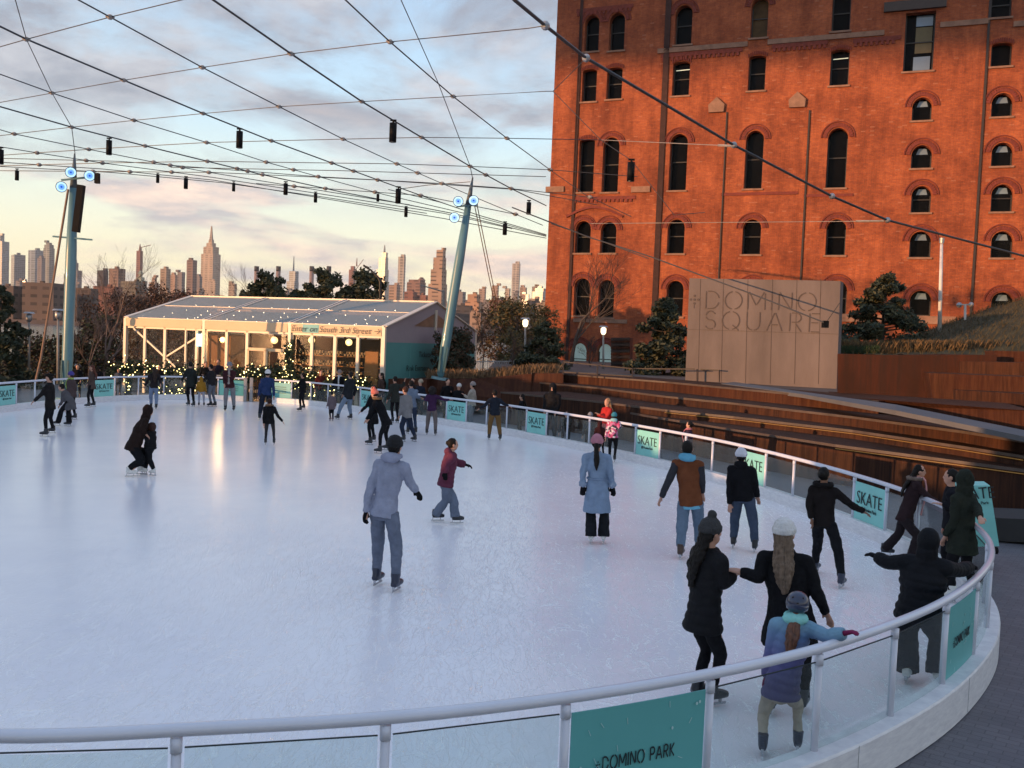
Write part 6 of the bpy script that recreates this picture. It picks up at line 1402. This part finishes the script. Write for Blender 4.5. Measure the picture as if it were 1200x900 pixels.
p_('woman in long belted light blue coat and pink beanie seen from behind', [(692, 637), (707, 637)], (700, 511), 3, hl=(683, 570, 0), hr_=(718, 571, 0), coat=.40, jac=(.20, .27, .38), leg=(.014, .015, .018), wide=1, hat='beanie', hatc=(.42, .17, .22), hair='pony', skate='white', gloves=(.01, .01, .012), belt=(.17, .23, .33), cuffs=(.24, .30, .40))
MB()
p_('man in black beanie, lavender grey hoodie and blue jeans gliding mid-ice', [(441, 686), (463, 694)], (463, 513), 25, hip=(450, 600), hl=(429, 600, 0), hr_=(488, 577, .1), jac=(.27, .29, .38), gloves=BLK, leg=(.135, .155, .21), hat='beanie', hatc=BLK, hood='down', hoodc=(.28, .30, .40), wide=2, skate='navy', build=1.0, ht=1.86)
p_('woman in maroon padded jacket and wide jeans skating right mid-ice', [(533, 614), (510, 611)], (531, 514), 82, hip=(522, 567), hl=(546, 546, .15), hr_=(522, 552, -.2), jac=(.115, .030, .055), puff=1, leg=(.13, .155, .21), wide=1, hair='bun', hood='down', skate='black', gloves=BLK, ht=1.62)
p_('adult in dark brown coat bending over a curly haired child', [(164, 556), (151, 559)], (174, 476), 85, hip=(156, 524), hl=(170, 504, .1), hr_=(171, 508, -.12), jac=(.022, .013, .011), hood='up', coat=.06, skate='white', ht=1.66, look=100, build=1.2, wide=2)
p_('curly haired child in black held by the bending adult', [(180, 558), (170, 557)], (177, 495), 300, hl=(166, 505, 0), hr_=(168, 503, 0), puff=1, hair='curly', hairc=(.045, .018, .012), skate='white', build=1.2, wide=2)
p_('man in flat cap and black jacket pointing down to the left', [(54, 512), (62, 508)], (58, 438), 290, hip=(59, 478), hl=(37, 473, -.1), hr_='pocket', jac=(.016, .014, .015), hat='cap', hatc=(.014, .012, .012), skate='black', ht=1.78)
p_('bent person in long grey coat behind the man in the flat cap', [(68, 499), (81, 500)], (72, 450), 290, hip=(82, 470), coat=.30, jac=(.085, .082, .09), hair='short', hl=(70, 475, 0), wide=1, ht=1.65)
p_('person in lime scarf and purple beanie next to the bent grey coat', [(82, 492), (88, 492)], (83, 436), 300, coat=.1, jac=(.07, .05, .05), hat='beanie', hatc=(.06, .05, .25), scarf=(.35, .5, .12), hl='pocket')
p_('woman in brown fur-edged coat with auburn hair standing at the left rail', [(104, 478), (110, 477)], (108, 428), 285, coat=.16, jac=(.075, .052, .045), hair='long', hairc=(.09, .03, .02), hl='pocket', hr_='pocket')
p_('girl with dark jacket and pale jeans standing at the rail left of the yellow coat', [(177, 479), (183, 480)], (181, 430), 350, hl=(170, 452, 0), hr_=(188, 450, 0), leg=(.17, .22, .32), hair='long', hairc=(.03, .018, .014), jac=(.022, .018, .02), wide=2)
p_('tall person in dark green coat beside the child in yellow', [(221, 476), (227, 477)], (223, 424), 330, coat=.15, jac=(.02, .024, .024), hair='short', hl=(213, 446, 0))
p_('small child in mustard yellow hooded jacket at the far rail', [(233, 477), (239, 477)], (236, 442), 0, jac=(.30, .15, .02), hood='up', leg=(.30, .30, .36))
p_('person in dark jacket and grey jeans right of the child in yellow', [(247, 477), (252, 477)], (247, 427), 300, jac=(.022, .02, .024), leg=(.12, .13, .16), hair='short', hl='phone')
p_('person in maroon parka, grey beanie and pale trousers facing the camera', [(274, 482), (264, 482)], (269, 425), 185, jac=(.05, .018, .022), coat=.08, leg=(.20, .20, .21), hat='beanie', hatc=(.20, .20, .23), hl='phone', hr_='pocket', wide=2, scarf=(.30, .26, .24))
p_('man in royal blue jacket and white beanie skating away at the gate', [(304, 493), (316, 490)], (314, 434), 8, hl=(303, 464, 0), hr_=(321, 464, 0), jac=(.022, .04, .11), leg=(.014, .018, .03), hat='beanie', hatc=(.62, .60, .60), build=1.1, wide=2)
p_('child in black coat with tan fur hood skating away', [(311, 522), (321, 522)], (316, 467), 5, hl=(309, 497, 0), hr_=(331, 494, 0), coat=.12, fur=(.16, .09, .05), hair='short', hairc=(.04, .015, .01), leg=(.03, .028, .03))
p_('woman in black with white socks leaning at the far rail', [(352, 484), (356, 481)], (355, 437), 290, hl=(343, 455, 0), coat=.05, hair='short', jac=BLK)
p_('toddler in grey mauve coat by the far rail', [(387, 494), (390, 494)], (389, 459), 340, coat=.22, jac=(.13, .10, .11), hair='short', skate='pink')
p_('man in dark jacket and pale blue jeans striding left by the far rail', [(396, 492), (411, 492)], (411, 436), 320, hip=(408, 466), hl=(402, 462, 0), jac=(.02, .022, .026), leg=(.17, .22, .29), hair='short', wide=2)
p_('woman in long black coat and white socks reaching left', [(434, 522), (438, 518)], (438, 452), 290, hl=(423, 482, 0), coat=.30, jac=BLK, hair='short', ht=1.7)
p_('person in pink knit hat and black coat leaning forward mid-crowd', [(445, 532), (454, 528)], (439, 457), 290, hip=(453, 495), hl=(427, 496, 0), hr_=(432, 492, 0), coat=.08, hat='beanie', hatc=(.60, .16, .12), pom=True, fur=(.14, .09, .05), ht=1.72)
p_('person in dark green coat waving at the far rail', [(460, 496), (466, 496)], (463, 441), 330, coat=.14, jac=(.028, .03, .026), hair='short', hr_=(474, 447, 0))
p_('man in grey hoodie and navy trousers skating left', [(473, 518), (486, 518)], (475, 453), 315, hip=(477, 488), hl=(468, 487, 0), jac=(.19, .185, .19), leg=(.02, .028, .05), hair='short', hairc=(.05, .02, .012), wide=2)
p_('person in pale denim jacket and dark jeans behind the grey hoodie man', [(478, 509), (487, 509)], (482, 446), 340, jac=(.14, .18, .25), leg=(.03, .045, .08), hair='short', hr_=(493, 466, 0))
p_('woman in purple jacket and taupe trousers stretching an arm along the rail', [(500, 510), (510, 511)], (507, 453), 10, hl=(497, 468, 0), hr_=(527, 469, .2), jac=(.045, .018, .055), leg=(.14, .115, .11), hair='curly', hairc=(.014, .01, .01), wide=2)
p_('man in navy jacket and tan trousers with arms on the rail', [(573, 516), (586, 517)], (580, 457), 350, hl=(562, 479, .1), hr_=(596, 476, .1), jac=(.016, .02, .03), leg=(.16, .09, .035), hair='short', wide=2, build=1.08)
p_('child in teal hat and pink patterned jacket at the rail', [(714, 542), (720, 542)], (720, 484), 5, jmat=spot_mat('pink pattern', [(.5, .05, .15), (.65, .60, .62), (.02, .02, .04), (.45, .15, .30)], 16), hat='beanie', hatc=(.03, .20, .28), hood='down', hoodc=(.28, .52, .55), hr_=(728, 500, 0), coat=.05)
p_('person in dark maroon coat half hidden behind the pink beanie woman', [(699, 538), (707, 538)], (703, 494), 350, jac=(.035, .012, .014), hood='up', coat=.1)
# --- outside the barrier
o_ = dict(outside=True, skate='shoe')
p_('spectator with beard in black coat standing behind the left mast', None, (91, 427), 190, D_=41.2, hl='pocket', coat=.1, hair='short', **o_)
p_('spectator in hooded black coat outside the rail left of the banner', None, (116, 430), 150, D_=41.6, coat=.15, hood='up', **o_)
p_('spectator in grey blue jacket by the left garland', None, (139, 432), 200, D_=44.2, jac=(.06, .07, .09), hair='short', **o_)
p_('spectator in black outside the rail behind the girl in pale jeans', None, (187, 428), 200, D_=44.6, hair='short', **o_)
p_('spectator in dark coat behind the child in yellow', None, (241, 424), 170, D_=44.6, hair='short', coat=.1, **o_)
p_('spectator in dark plum coat behind the maroon parka', None, (256, 421), 200, D_=45.0, jac=(.03, .02, .03), hair='short', **o_)
p_('spectator in dark red hooded jacket by the right garland', None, (376, 434), 160, D_=42.2, jac=(.07, .014, .014), hair='short', hairc=(.10, .01, .01), **o_)
p_('spectator in black with white stripe scarf beneath the tent columns', None, (398, 434), 190, D_=41.2, hat='beanie', hatc=(.2, .17, .17), scarf=(.5, .5, .5), **o_)
p_('spectator with long dark hair and brown coat before the teal tent wall', None, (447, 437), 250, D_=38.9, jac=(.05, .03, .025), hair='long', coat=.1, **o_)
p_('spectator in cream beanie and navy coat beside the steel block', None, (493, 445), 220, D_=37.3, jac=(.014, .018, .03), hat='beanie', hatc=(.36, .30, .22), **o_)
p_('spectator in brown cap leaning on the rail behind the denim jacket', None, (484, 443), 200, D_=38.6, jac=(.03, .02, .018), hair='short', **o_)
p_('tall person in black outside the rail before the long planter', None, (525, 444), 160, D_=36.6, hair='short', hl='phone', coat=.1, **o_)
p_('person in black with white beanie outside the rail', None, (538, 450), 200, D_=36.2, hat='beanie', hatc=(.6, .58, .56), **o_)
p_('person in cream coat and grey beanie walking left outside the rail', None, (554, 448), 290, D_=35.2, jac=(.36, .32, .28), leg=(.20, .22, .27), hat='beanie', hatc=(.22, .20, .20), coat=.05, hl='phone', wide=2, **o_)
p_('woman in black drinking outside the rail left of the first SKATE banner', None, (612, 462), 280, D_=32.6, hair='long', hl='phone', coat=.2, **o_)
p_('big person in black hooded coat with face showing before the steel steps', None, (648, 450), 200, D_=31.2, hood='up', puff=1, hl='pocket', hr_='pocket', build=1.15, look=195, **o_)
p_('blonde woman in red jacket standing outside the rail', None, (712, 467), 235, D_=28.6, jac=(.42, .03, .03), hair='long', hairc=(.30, .17, .09), hl='phone', hr_='phone', sk=skin, **o_)
p_('woman in plum jacket with checked scarf leaning over the rail', None, (808, 494), 270, D_=24.9, jac=(.045, .025, .045), leg=(.10, .08, .09), hair='bun', scarf=(.45, .16, .20), hl=(804, 530, 0), **o_)
p_('person with grey beanie crouched outside the rail beside the red jacket', None, (692, 484), 180, D_=29.4, hat='beanie', hatc=(.22, .22, .24), jac=(.03, .03, .034), ht=1.45, **o_)
p_('dark haired person crouched tying skates outside the rail', None, (664, 482), 180, D_=30.2, hair='short', jac=(.02, .02, .022), ht=1.4, hl='phone', **o_)
